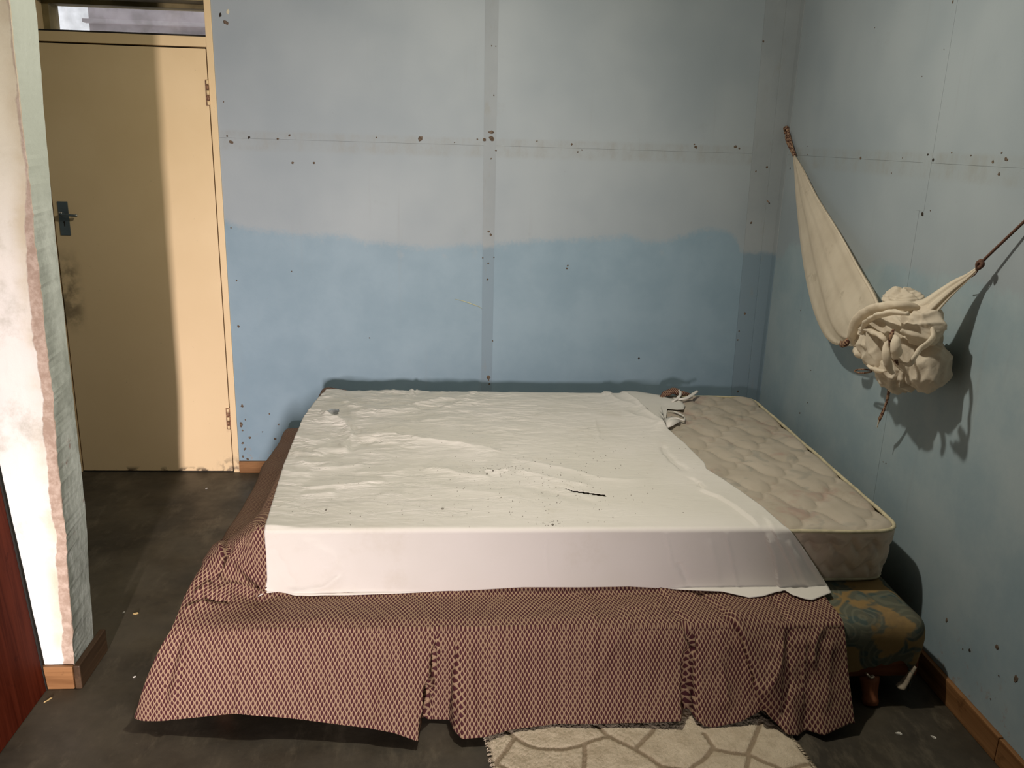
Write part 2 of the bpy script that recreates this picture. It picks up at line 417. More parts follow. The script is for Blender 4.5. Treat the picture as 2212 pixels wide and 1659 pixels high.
def m_net(name, alpha):
    t = NT(name)
    c = t.mix(t.ramp(t.noise(7, 3), .3, .7), (.74, .65, .52), (.84, .75, .61))
    c = t.mix(t.math('MULTIPLY', t.ramp(t.noise(10, 5, .7), .58, .74), .4), c, (.36, .29, .20))
    df = t.n('BsdfDiffuse', {0: c}); tl = t.n('BsdfTranslucent', {0: c}); tr = t.n('BsdfTransparent')
    bp = t.n('Bump', {'Height': t.noise(36, 5, .6, dist=.6), 'Strength': .35, 'Distance': .006})
    t.t.links.new(bp.outputs[0], df.inputs['Normal'])
    a = t.n('MixShader', {0: .36, 1: df, 2: tl})
    b = t.n('MixShader', {0: alpha, 1: tr, 2: a}); t.t.links.new(b.outputs[0], t.out.inputs[0]); return t.m
M['net'] = m_net('sheer_cream_net', .80); M['net_thick'] = m_net('bundled_cream_net', .97)
def m_cord():
    t = NT('brown_patterned_cord'); v = t.n('TexVoronoi', {'Vector': t.pos, 'Scale': 130.0})
    c = t.mix(t.ramp(v.outputs['Distance'], .40, .62), (.075, .032, .024), (.30, .19, .12)); return t.done(c, .85, .15)
M['cord'] = m_cord()
M['rope'] = plain('red_brown_rope', (.13, .07, .05), .9, .1, 0, .35, 200)

def m_rug():
    t = NT('cream_pile_rug'); k = t.n('Attribute', attribute_name='line').outputs['Fac']
    c = t.mix(t.ramp(t.noise(16, 5, .7), .3, .7), (.52, .43, .31), (.66, .56, .42))
    kk = t.ramp(t.math('ADD', k, t.math('MULTIPLY_ADD', t.noise(70, 3), .5, -.25)), .25, .75)
    c = t.mix(t.math('MULTIPLY', kk, .8), c, (.27, .20, .13))
    c = t.mix(t.math('MULTIPLY', t.ramp(t.noise(32, 5, .75), .60, .72), .45), c, (.33, .25, .17))
    t.bump(t.noise(260, 3, .7), .8, .006); return t.done(c, .95, .05)
M['rug'] = m_rug()
M['straw'] = plain('dry_straw', (.42, .30, .13), .8)
M['paper'] = plain('paper_fleck', (.55, .52, .46), .9)
def m_plastic():
    t = NT('clear_plastic'); t.b.inputs['Transmission Weight'].default_value = .9; t.b.inputs['IOR'].default_value = 1.4
    return t.done((.9, .92, .92), .08, .6)
M['plastic'] = m_plastic()

# ------------------------------------------------------------------ setting
def grid_plane(name, o, a, b, na, nb, m, parent=None):
    o, a, b = map(np.array, (o, a, b)); i, j = np.meshgrid(np.linspace(0, 1, na), np.linspace(0, 1, nb), indexing='ij')
    V = o+i.reshape(-1, 1)*a+j.reshape(-1, 1)*b
    return mesh(name, V, grid_faces(na, nb), m, parent, False)
XL = -2.4
tag(boxo('floor', (XL-.1, YF-.1, -.08), (WX+.1, .22, 0), M['floor'], None, 0), 'dark worn cement floor of the bedroom', 'floor', kind='structure')
tag(boxo('ceiling', (XL-.1, YF-.1, CEIL), (WX+.1, .22, CEIL+.08), M['plaster'], None, 0), 'plain ceiling above the room', 'ceiling', kind='structure')
tag(boxo('wall_left', (XL-.1, YF, 0), (XL, .22, CEIL), M['wall_other'], None, 0), 'plain wall at the left end of the room', 'wall', kind='structure')

# wall behind the camera; doorway and ajar door are assumed, added for the daylight
wf = tag(empty('wall_front'), 'wall behind the viewer with an assumed doorway', 'wall', kind='structure')
boxo('wall_section', (XL, YF-.1, 0), (-1.27, YF, CEIL), M['wall_other'], wf, 0)
boxo('wall_section', (-.42, YF-.1, 0), (WX, YF, CEIL), M['wall_other'], wf, 0)
boxo('wall_section', (-1.27, YF-.1, 2.05), (-.42, YF, CEIL), M['wall_other'], wf, 0)
d2 = tag(empty('assumed_door'), 'assumed door left ajar behind the viewer', 'door', kind='structure')
boxo('door_leaf', (-1.26, YF-.07, .005), (-.56, YF-.03, 2.045), M['door'], d2)

# back wall: boards, cover strips
wb = tag(empty('wall_back'), 'blue two-tone painted board wall behind the bed', 'wall', kind='structure')
boxo('wall_core', (-1.072, .008, 0), (WX+.1, .2, CEIL), M['strip'], wb, 0)
boxo('wall_core', (XL, .008, 0), (-1.90, .2, CEIL), M['wall_back'], wb, 0)
boxo('wall_core', (-1.90, .0, 2.31), (-1.072, .2, CEIL), M['wall_back'], wb, 0)
ZS = 1.648
for x0, x1 in ((-1.072, .172), (.1735, WX)):
    for z0, z1 in ((0, ZS), (ZS+.0006, CEIL)):
        boxo('wall_board', (x0, 0, z0), (x1, .008, z1), M['wall_back'], wb, 0)
def slant_strip(name, pts, y0, y1, m, parent):
    bm = bmesh.new(); vs = [bm.verts.new((x, y, z)) for y in (y0, y1) for x, z in pts]
    n = len(pts); bm.faces.new(vs[:n]); bm.faces.new(vs[n:][::-1])
    for i in range(n): bm.faces.new((vs[i], vs[(i+1) % n], vs[n+(i+1) % n], vs[n+i]))
    return obj(name, bm, m, parent)
slant_strip('joint_strip', [(.160, 0), (.212, 0), (.197, CEIL), (.133, CEIL)], -.0025, .001, M['strip'], wb)
slant_strip('corner_strip', [(1.462, 0), (1.5895, 0), (1.5895, CEIL), (1.415, CEIL)], -.0045, .001, M['strip'], wb)
slant_strip('corner_strip', [(1.54, 0), (1.5895, 0), (1.5895, CEIL), (1.515, CEIL)], -.011, -.004, M['strip'], wb)

wr = tag(empty('wall_right'), 'blue two-tone painted board wall where the net hangs', 'wall', kind='structure')
boxo('wall_core', (WX+.008, YF, 0), (WX+.1, .1, CEIL), M['strip'], wr, 0)
ys = [0, -1.30, -2.60, -3.90, YF]
for a, b in zip(ys[:-1], ys[1:]):
    for z0, z1 in ((0, ZS), (ZS+.0006, CEIL)):
        boxo('wall_board', (WX, b+.0006, z0), (WX+.008, a-.0006, z1), M['wall_right'], wr, 0)
boxo('corner_strip', (WX-.004, -.055, 0), (WX+.001, -.0115, CEIL), M['strip'], wr, .001)
boxo('joint_strip', (WX-.0008, -1.330, 1.49), (WX+.001, -1.278, CEIL), M['wall_right'], wr, .0003)

# flaked spots and nail holes on the walls (seen positions)
def chip(px, r, wall, m, asp=1.0, tilt=0.0):
    k = 9; P = []
    for q in ([0.], np.linspace(0, 2*math.pi, k, endpoint=False)):
        for a in q:
            P.append(a)
    ctr = at(px, 1, 0) if wall is wb else at(px, 0, WX)
    if wall is wb and ctr[0] > 1.43: ctr[1] = -.0045
    if wall is wb and .14 < ctr[0] < .21: ctr[1] = -.0025
    V = []
    for i in range(k):
        a = 2*math.pi*i/k; rr = r*random.uniform(.7, 1.2)
        x, z = rr*math.cos(a)*asp, rr*math.sin(a)
        x, z = x*math.cos(tilt)-z*math.sin(tilt), x*math.sin(tilt)+z*math.cos(tilt)
        V.append((x, z))
    out = []; off = .0016
    if wall is wb:
        for s, h in ((1, .0002), (.8, off)): out += [(ctr[0]+x*s, ctr[1]-h, ctr[2]+z*s) for x, z in V]
    else:
        for s, h in ((1, .0002), (.8, off)): out += [(WX-h, ctr[1]-x*s, ctr[2]+z*s) for x, z in V]
    Fc = [(i, (i+1) % k, k+(i+1) % k, k+i) for i in range(k)]+[tuple(range(k, 2*k))]
    return np.array(out), Fc
S = 1/1848*3.1
big_b = [((908, 300), 9, 'chip', .8, -.6), ((1062, 299), 8, 'chip', 1, 0), ((1061, 286), 5, 'chip', 1.8, 0), ((1055, 815), 7, 'chip', .9, 0), ((521, 917), 9, 'chip', .55, 0), ((523, 877), 5, 'chip', .8, 0), ((500, 307), 4.5, 'chip', 1.5, -.3),
         ((488, 49), 5, 'chip', 1.5, -.4), ((492, 26), 7, 'filler', .6, 0), ((476, 32), 6, 'hole', .7, 0), ((1046, 302), 4, 'chip', 1.3, 0), ((1589, 317), 5, 'chip', 1.1, .3), ((1503, 318), 4, 'chip', 1.2, -.6), ((1621, 834), 6, 'chip', 1.2, 0),
         ((1380, 774), 4, 'hole', 1, 0), ((1662, 441), 5, 'rust', 1.0, 0), ((538, 297), 4.5, 'hole', .8, 0), ((1055, 820), 4, 'chip', .6, .3)]
for px, r, m, asp, tl in big_b:
    V, Fc = chip(px, r*S, wb, None, asp, tl); mesh('paint_chip', V, Fc, M[m], wb, False)
big_r = [((2016, 346), 5, 'hole', .8, -.6), ((1859, 342), 4.5, 'chip', 1.1, 0), ((1993, 462), 5, 'hole', 1.2, 0), ((2059, 3), 5, 'chip', .7, 0), ((2195, 1467), 10, 'chip', .6, -.1), ((2045, 1340), 6, 'chip', .6, 0), ((2154, 1398), 5, 'chip', 1.5, 0),
         ((2095, 1405), 4, 'hole', 1, 0), ((2005, 334), 4, 'hole', .9, 0), ((2173, 343), 4, 'chip', 1, 0), ((2158, 376), 5, 'chip', .8, 0), ((1707, 364), 4, 'hole', .8, 0)]
for px, r, m, asp, tl in big_r:
    V, Fc = chip(px, r*S*.8, wr, None, asp, tl); mesh('paint_chip', V, Fc, M[m], wr, False)
sm_b = [(678, 352, 3), (1235, 312, 3), (1067, 206, 2.5), (1062, 99, 2), (1071, 100, 2), (1071, 325, 2.5), (1061, 343, 2.5), (813, 297, 2), (982, 308, 2), (1031, 301, 3), (1060, 507, 4), (1055, 500, 3), (1226, 574, 3), (1224, 580, 3),
        (1067, 556, 2.5), (1043, 557, 2.5), (1055, 569, 2.5), (1053, 604, 3), (1064, 736, 2.5), (1057, 829, 3), (1648, 90, 3), (1700, 92, 3), (1622, 481, 3.5), (1656, 361, 4), (1632, 370, 2.5), (1669, 535, 2.5), (1608, 677, 4), (1640, 678, 2.5), (1636, 680, 2.5),
        (1596, 715, 3), (1593, 734, 3), (1651, 773, 4), (1648, 783, 4), (1593, 845, 3), (1651, 551, 2), (632, 352, 3.5), (483, 220, 2), (491, 294, 3), (499, 492, 2), (511, 606, 3), (515, 705, 3.5), (582, 894, 2.5), (602, 917, 2.5), (530, 907, 2.5),
        (524, 930, 3), (540, 945, 4), (524, 957, 3.5), (529, 970, 5), (567, 933, 2), (595, 948, 4), (525, 986, 4), (535, 992, 5), (600, 300, 3), (625, 292, 3), (1160, 305, 2), (1248, 328, 3), (1257, 324, 2), (1500, 312, 2.5), (1597, 321, 2.5), (798, 730, 2), (630, 586, 2)]
V, Fc = join([chip((a, b), r*S, wb, None, random.uniform(.7, 1.3), random.uniform(-1, 1)) for a, b, r in sm_b])
tag(mesh('nail_holes', V, Fc, M['chip'], wb, False), kind='stuff')
sm_r = [(1745, 334, 2), (1744, 316, 2), (2040, 107, 2.5), (1890, 60, 1.5), (1950, 341, 2), (2098, 336, 2), (2056, 330, 2), (2145, 350, 4), (2164, 330, 3), (2176, 345, 3), (1992, 165, 1.5), (1926, 374, 2.5), (2010, 455, 2), (1730, 670, 2.5), (1752, 800, 2), (1745, 870, 2), (1728, 892, 3),
        (1908, 998, 2), (1914, 1001, 2), (2158, 1460, 2), (2080, 1402, 2), (2140, 1510, 2)]
V, Fc = join([chip((a, b), r*S*.8, wr, None, random.uniform(.6, 1.2), random.uniform(-1, 1)) for a, b, r in sm_r])
tag(mesh('nail_holes', V, Fc, M['chip'], wr, False), kind='stuff')
# pale scratch on the back wall
pts = [at(p, 1, -.0012) for p in ((982, 646), (1000, 650), (1018, 656), (1034, 662), (1041, 667))]
V, Fc = tube_pts(pts, [.0006, .0018, .0022, .0016, .0005], 6); mesh('scratch', V, Fc, plain('scratch_yellow', (.42, .42, .26), .8), wb)

# ------------------------------------------------------------------ door and transom window
dr = tag(empty('door_1', (0, 0, 0)), 'cream painted flush door with steel lever handle in the back wall', 'door', kind='structure')
XD0, XD1 = -1.846, -1.1065
lf = boxo('door_leaf', (XD0, -.002, .006), (XD1, .036, 2.029), M['door'], dr, .002)
boxo('jamb', (-1.1015, -.006, 0), (-1.0722, .13, 2.312), M['door'], dr, .002)
boxo('jamb', (-1.90, -.006, 0), (-1.851, .13, 2.312), M['door'], dr, .002)
boxo('door_stop', (-1.852, .040, 0), (-1.835, .13, 2.035), M['dark'], dr, 0)
boxo('door_stop', (-1.118, .040, 0), (-1.1010, .13, 2.035), M['dark'], dr, 0)
boxo('door_stop', (-1.852, .0405, 2.0), (-1.101, .13, 2.036), M['dark'], dr, 0)
boxo('transom_bar', (-1.852, -.004, 2.036), (-1.1013, .115, 2.079), M['door'], dr, .002)
boxo('threshold', (-1.852, .0, -.002), (-1.101, .1, .004), M['dark'], dr, 0)
# lock plate and lever
hp = at((140, 472), 1, -.004)
bm = bmesh.new(); box(bm, (hp[0]-.026, -.0065, hp[2]-.078), (hp[0]+.020, -.0015, hp[2]+.078), .0022)
plate = obj('lock_plate', bm, M['steel'], dr)
V1 = tube_pts([(hp[0]-.002, -.004, hp[2]+.022), (hp[0]-.002, -.030, hp[2]+.022)], .0095, 14)
lev = smooth_path([(hp[0]-.004, -.034, hp[2]+.022), (hp[0]+.02, -.038, hp[2]+.021), (hp[0]+.045, -.036, hp[2]+.018), (hp[0]+.068, -.030, hp[2]+.017)], 16)
V2 = tube_pts(lev, np.linspace(.0085, .0065, 16), 12, flat=.8)
V, Fc = join([V1, V2]); mesh('lever_handle', V, Fc, M['steel'], plate)
V, Fc = tube_pts([(hp[0]+.060, -.0325, hp[2]+.019), (hp[0]+.070, -.030, hp[2]+.018)], [.0068, .0055], 12); mesh('lever_tip', V, Fc, M['chrome'], plate)
V, Fc = tube_pts([(hp[0]-.010, -.036, hp[2]+.031), (hp[0]+.004, -.038, hp[2]+.027)], [.004, .0035], 8); mesh('worn_spot', V, Fc, M['chrome'], plate)
bm = bmesh.new(); box(bm, (hp[0]-.0055, -.0072, hp[2]-.036), (hp[0]-.0005, -.006, hp[2]-.018)); bmesh.ops.create_cone(bm, cap_ends=True, segments=12, radius1=.0045, radius2=.0045, depth=.0012, matrix=Matrix.Translation((hp[0]-.003, -.0066, hp[2]-.017)) @ Matrix.Rotation(math.pi/2, 4, 'X'))
obj('keyhole', bm, M['dark'], plate)
for px, n in (((449, 200), 5), ((493, 905), 5)):
    c = at(px, 1, -.008); h = .112 if n == 5 else .1
    root = None
    bm = bmesh.new(); box(bm, (c[0]-.011, -.0032, c[2]-h/2), (c[0]+.013, -.0015, c[2]+h/2), .0006)
    root = obj('hinge', bm, M['rust'], dr)
    for i in range(n):
        z0 = c[2]-h/2+i*h/n
        V, Fc = tube_pts([(c[0]+.001, -.010, z0+.0015), (c[0]+.001, -.010, z0+h/n-.0015)], .0062, 12)
        mesh('knuckle', V, Fc, M['door'] if i % 2 == 0 else M['rust'], root)
# transom window
wn = tag(empty('window_1'), 'narrow transom window above the cream door', 'window', kind='structure')
boxo('window_sill', (-1.851, -.003, 2.0795), (-1.102, .2, 2.086), M['dark'], wn, .001)
boxo('window_frame', (-1.851, .13, 2.208), (-1.072, .23, 2.312), M['frame_dark'], wn, .002)
boxo('window_frame', (-1.93, .128, 2.07), (-1.822, .23, 2.312), M['frame_dark'], wn, .002)
boxo('window_frame', (-1.11, .13, 2.086), (-1.072, .23, 2.208), M['frame_dark'], wn, .002)
boxo('reveal', (-1.1015, .0, 2.2265), (-1.851, .13, 2.311), M['frame_dark'], wn, .002)
boxo('pane', (-1.822, .198, 2.088), (-1.11, .202, 2.208), M['glass'], wn, 0)
boxo('wall_outside', (-2.12, 1.35, -.08), (1.0, 1.5, 2.9), M['outside'], None, .002)
wo = bpy.data.objects['wall_outside']; tag(wo, 'pale rendered wall outside, seen through the transom', 'wall', kind='structure')
boxo('ledge', (-2.14, 1.30, 2.255), (1.0, 1.36, 2.275), M['outside'], wo, .002)

# ------------------------------------------------------------------ partition (limewashed wall end, left)
def partition():
    zs = np.linspace(0, CEIL, 300)
    xe = np.interp(zs, [0, .078, .296, .747, 1.41, 1.706, 1.98, CEIL], [-1.160, -1.157, -1.147, -1.128, -1.116, -1.113, -1.107, -1.095])
    xf = np.interp(zs, [0, .09, .53, .91, 1.46, 1.97, CEIL], [-1.172, -1.168, -1.146, -1.143, -1.14, -1.122, -1.11])
    # ragged arris
    jag = .004*vnoise(zs[:, None], 9, 3)+.0022*vnoise(zs[:, None], 45, 4)+.0015*vnoise(zs[:, None], 140, 5)
    xe = xe+jag*np.where(zs < 1.6, 1, .4); xf = xf+.0015*vnoise(zs[:, None], 9, 6)+.0008*vnoise(zs[:, None], 60, 9)
    prof = []
    for i, z in enumerate(zs):
        row = []
        for s in np.concatenate([[1.25], np.linspace(.16, 0, 34)]): row.append((xe[i]-s, -1.778, z))
        row.append((xe[i]+.0012, -1.7755, z))
        for s in np.linspace(.03, 1, 22): row.append((xe[i]+(xf[i]-xe[i])*s, -1.778+.176*s, z))
        row.append((xf[i]-1.2, -1.602, z)); prof.append(row)
    P = np.array(prof); nz, nk = P.shape[:2]
    # uneven plaster
    fl = P.reshape(-1, 3); bumpy = .0022*vnoise(fl, 22, 7)+.0012*vnoise(fl, 70, 8)
    fl[:, 1] += np.where(fl[:, 1] < -1.7775, bumpy, 0); k = (fl[:, 1] > -1.77) & (fl[:, 1] < -1.61); fl[k, 0] += .3*bumpy[k]
    dist = np.tile(np.concatenate([[1.25], np.linspace(.16, 0, 34), [0], np.linspace(0, 0, 22), [1]]), nz)
    Fc = grid_faces(nz, nk)
    o = mesh('wall_partition', fl, Fc, M['column'], None, False)
    a = o.data.attributes.new('arris', 'FLOAT', 'POINT'); a.data.foreach_set('value', dist)
    return tag(o, 'peeling whitewashed end of the partition wall left of the door', 'wall', kind='structure')
partition()

# ------------------------------------------------------------------ baseboards
bb = tag(empty('baseboard_back'), 'brown wooden skirting along the back wall', 'baseboard', kind='structure')
boxo('board', (-1.0715, -.014, 0), (WX-.016, 0, .062), M['skirt_x'], bb, .003)
br = tag(empty('baseboard_right'), 'orange-brown wooden skirting along the right wall', 'baseboard', kind='structure')
boxo('board', (WX-.016, -2.2, 0), (WX, -.0, .082), M['skirt_y'], br, .004)
boxo('board', (WX-.016, YF, 0), (WX, -2.2015, .081), M['skirt_y'], br, .004)
bp_ = tag(empty('baseboard_partition'), 'worn wooden skirting around the partition end', 'baseboard', kind='structure')
boxo('board', (-2.3, -1.794, 0), (-1.157, -1.779, .079), M['skirt_x'], bp_, .004)
boxo('board', (-1.154, -1.794, 0), (-1.134, -1.585, .082), m_wood('shaded_pine', (.045, .026, .014), (.10, .058, .03), 1), bp_, .004)  # return piece of the same skirting, its shadow put into a darker wood colour

# leaning veneered panel at the far left
pn = tag(empty('wooden_panel', (-1.238, -1.8, 0)), 'tall red-brown veneered wooden panel leaning beside the whitewashed partition', 'panel')
pn.rotation_euler = (0, -.070, 0)
boxo('board', (-.04, -.80, .0028), (0, -.002, 1.95), M['veneer'], pn, .002)
boxo('gap_shade', (-.041, -.0018, .0028), (.0012, .006, 1.95), M['dark'], pn, .001)  # black strip standing in for the shadow in the gap by the partition

# ------------------------------------------------------------------ bed base
BX0, BX1, BY0, BY1, BZ0, BZ1 = -.778, 1.503, -1.912, -.13, .10, .278
def rounded_rect(x0, x1, y0, y1, r, n=8):
    P = []
    for cx, cy, a0 in ((x1-r, y1-r, 0), (x0+r, y1-r, 90), (x0+r, y0+r, 180), (x1-r, y0+r, 270)):
        for i in range(n+1):
            a = math.radians(a0+90*i/n); P.append((cx+r*math.cos(a), cy+r*math.sin(a)))
    return np.array(P)
def dense(P, step):
    Q = np.vstack([P, P[:1]]); L = np.concatenate([[0], np.cumsum(np.linalg.norm(np.diff(Q, axis=0), axis=1))])
    n = int(L[-1]/step); s = np.linspace(0, L[-1], n, endpoint=False)
    return np.stack([np.interp(s, L, Q[:, i]) for i in range(2)], 1), s
base = tag(empty('divan', (0, 0, 0)), 'sagging bed base in torn ochre and teal floral cloth on wooden legs', 'bed base')
def base_cover():
    P, s = dense(rounded_rect(BX0, BX1, BY0, BY1, .05), .012); n = len(P)
    c = np.array([(BX0+BX1)/2, (BY0+BY1)/2]); rows = []
    T = np.roll(P, -1, 0)-np.roll(P, 1, 0); N = np.stack([T[:, 1], -T[:, 0]], 1); N /= np.linalg.norm(N, axis=1)[:, None]
    # ragged lower edge
    zb = .112+.010*vnoise(s[:, None], 20, 21)+.008*vnoise(s[:, None], 60, 22)
    fr = (P[:, 1] < BY0+.03) & (P[:, 0] > 1.20)
    zb = np.where(fr, np.interp(P[:, 0], [1.20, 1.26, 1.31, 1.36, 1.40, 1.43, 1.47], [.100, .098, .112, .124, .132, .146, .092])+.005*vnoise(s[:, None], 120, 23), zb)
    for ins, z in ((.9, BZ1+.002), (.5, BZ1+.001), (.20, BZ1), (.046, BZ1), (.03, BZ1-.003), (.012, BZ1-.011), (.003, BZ1-.024), (-.004, BZ1-.045), (-.007, .225), (-.006, .20), (-.003, .175), (0, .155), (.002, None)):
        rows.append(np.concatenate([P-N*ins, np.full((n, 1), BZ1) if z is None else np.full((n, 1), z)], 1) if ins < .1 else
                    np.concatenate([P+(c-P)*ins, np.full((n, 1), z)], 1))
        if z is None: rows[-1][:, 2] = zb
    for i in range(8, 12): rows[i][:, 2] = np.interp(i, [7, 12], [BZ1-.045, 0])*0+rows[7][:, 2]+(zb-rows[7][:, 2])*((i-7)/5.)
    V = np.array(rows); V[..., :2] += .003*np.stack([vnoise(V.reshape(-1, 3), 16, 24), vnoise(V.reshape(-1, 3), 16, 25)], 1).reshape(len(rows), n, 2)
    k = len(rows); Fc = [(i*n+j, i*n+(j+1) % n, (i+1)*n+(j+1) % n, (i+1)*n+j) for i in range(k-1) for j in range(n)]
    Fc.append(tuple(range(n)))
    o = mesh('fabric_cover', V.reshape(-1, 3), Fc, M['base'], base)
    return o
base_cover()
def rail(a, b): boxo('rail', a, b, M['frame_wood'], base, .004)
rail((BX0+.012, BY0+.012, .078), (BX1-.012, BY0+.035, .20)); rail((BX0+.012, BY1-.035, .078), (BX1-.012, BY1-.012, .20))
rail((BX1-.035, BY0+.036, .078), (BX1-.012, BY1-.036, .20)); rail((BX0+.012, BY0+.036, .078), (BX0+.035, BY1-.036, .20))
def leg(x, y):
    zs = [0, .012, .018, .03, .045, .065, .079]; rs = [.023, .026, .0245, .0235, .026, .030, .032]
    V, Fc = tube_pts([(x, y+.45*z*(1 if y < -1 else 0), z) for z in zs], rs, 18); mesh('leg', V, Fc, M['leg_wood'], base)
for x, y in ((-.672, -1.915), (1.335, -1.935), (-.672, -.19), (1.40, -.19)): leg(x, y)
# torn flap of cloth and wadding hanging at the right front corner
fp = [at(p, 1, -1.932) for p in ((1978, 1440), (1962, 1462), (1950, 1480), (1938, 1484))]
V, Fc = tube_pts(smooth_path(fp, 14), np.interp(np.linspace(0, 1, 14), [0, .5, .8, 1], [.008, .016, .018, .008]), 12, flat=.45)
V = V+.0025*np.stack([vnoise(V, 90, 31+i) for i in range(3)], 1); mesh('torn_flap', V, Fc, M['wadding'], base)
fp = [at(p, 1, -1.928) for p in ((1968, 1448), (1964, 1475), (1962, 1494))]
V, Fc = tube_pts(smooth_path(fp, 10), np.linspace(.014, .004, 10), 10, flat=.35); mesh('torn_flap', V, Fc, M['base'], base)
fp = [at(p, 1, -1.928) for p in ((1872, 1455), (1880, 1463), (1888, 1460))]
V, Fc = tube_pts(smooth_path(fp, 8), .007, 8, flat=.5); mesh('torn_flap', V, Fc, M['wadding'], base)

# ------------------------------------------------------------------ mattress
MX0, MX1, MY0, MY1, MZ0, MZ1 = -.60, 1.484, -1.695, -.205, .282, .497
mt = tag(empty('mattress', (0, 0, 0)), 'stained quilted mattress with cream piping, bare at its right end', 'mattress')
def mattress():
    P, s = dense(rounded_rect(MX0, MX1, MY0, MY1, .075, 10), .0075); n = len(P)
    T = np.roll(P, -1, 0)-np.roll(P, 1, 0); N = np.stack([T[:, 1], -T[:, 0]], 1); N /= np.linalg.norm(N, axis=1)[:, None]
    # top panel: concentric grid clipped to the outline
    xs = np.arange(MX0, MX1+.001, .0065); ysn = np.arange(MY0, MY1+.001, .0065)
    X, Y = np.meshgrid(xs, ysn, indexing='ij'); X = X.ravel(); Y = Y.ravel()
    # squash the square grid's corners onto the rounded ones
    cx = np.clip(X, MX0+.075, MX1-.075); cy = np.clip(Y, MY0+.075, MY1-.075); dx, dy = X-cx, Y-cy
    m = np.maximum(np.abs(dx), np.abs(dy)); L = np.hypot(dx, dy)+1e-9; f = np.where((np.abs(dx) > 0) & (np.abs(dy) > 0), m/L, 1)
    X = cx+dx*f; Y = cy+dy*f
    edge = np.minimum.reduce([.075-np.hypot(X-cx, Y-cy)+0, np.full(len(X), 1.)]); edge = np.where(L > 1e-6, .075-np.hypot(dx*f, dy*f), .075)
    edge = np.minimum(edge, .075)
    a = X/.22+Y/.295; b = X/.22-Y/.295
    # wavy seams one way, scalloped seams the other way
    fa = a-.41-.085*np.sin(2*np.pi*(b-.8)); da = np.abs(fa-np.round(fa))
    fb = b-.80-.13*np.abs(np.sin(2*np.pi*(a-.41))); db = np.abs(fb-np.round(fb))
    d = np.minimum(da, db*1.0)
    puff = np.clip(d/.28, 0, 1)**.36
    z = MZ1-.017+.017*puff+.002*vnoise(np.stack([X, Y], 1), 9, 40)
    z -= .012*np.clip(1-edge/.03, 0, 1)**2
    V = np.stack([X, Y, z], 1); nx, ny = len(xs), len(ysn)
    mesh('top_panel', V, grid_faces(nx, ny), M['tick'], mt)
    # side band with zigzag quilting, sagging inwards to the foot on the front
    UC = .012+.034*np.clip(-N[:, 1], 0, 1)
    rows = []; zz = np.linspace(0, 1, 30)
    tri = np.abs((s/.072) % 1-.5)*2
    for q in zz:
        z_ = MZ0+.006+q*(MZ1-.016-MZ0-.006)
        bul = .006*np.sin(np.pi*q)**.6
        l1 = .62+.26*(tri-.2); l2 = .16+.22*(tri-.1)
        g = np.minimum(np.abs(q-l1), np.abs(q-l2))
        bul = bul+.014*np.clip(g/.13, 0, 1)**.6-.008
        rows.append(np.concatenate([P+N*(bul-UC*(1-q)**1.3)[:, None], np.full((n, 1), z_)], 1))
    V = np.array(rows).reshape(-1, 3); k = len(zz)
    Fc = [(i*n+j, i*n+(j+1) % n, (i+1)*n+(j+1) % n, (i+1)*n+j) for i in range(k-1) for j in range(n)]
    Fc.append(tuple(range(n)))
    mesh('side_panel', V, Fc, M['tick_side'], mt)
    for z_ in (MZ1-.012, MZ0+.007):
        q = P[::3]+N[::3]*(.004-(UC[::3, None] if z_ < .4 else 0)); w_ = .0016*vnoise(q, 30, 41)
        V, Fc = tube_pts(np.concatenate([q+N[::3]*w_[:, None], np.full((len(q), 1), z_)+.002*vnoise(q, 14, 42)[:, None]], 1), .0068, 8, closed=True)
        mesh('piping', V, Fc, M['piping'], mt)
mattress()

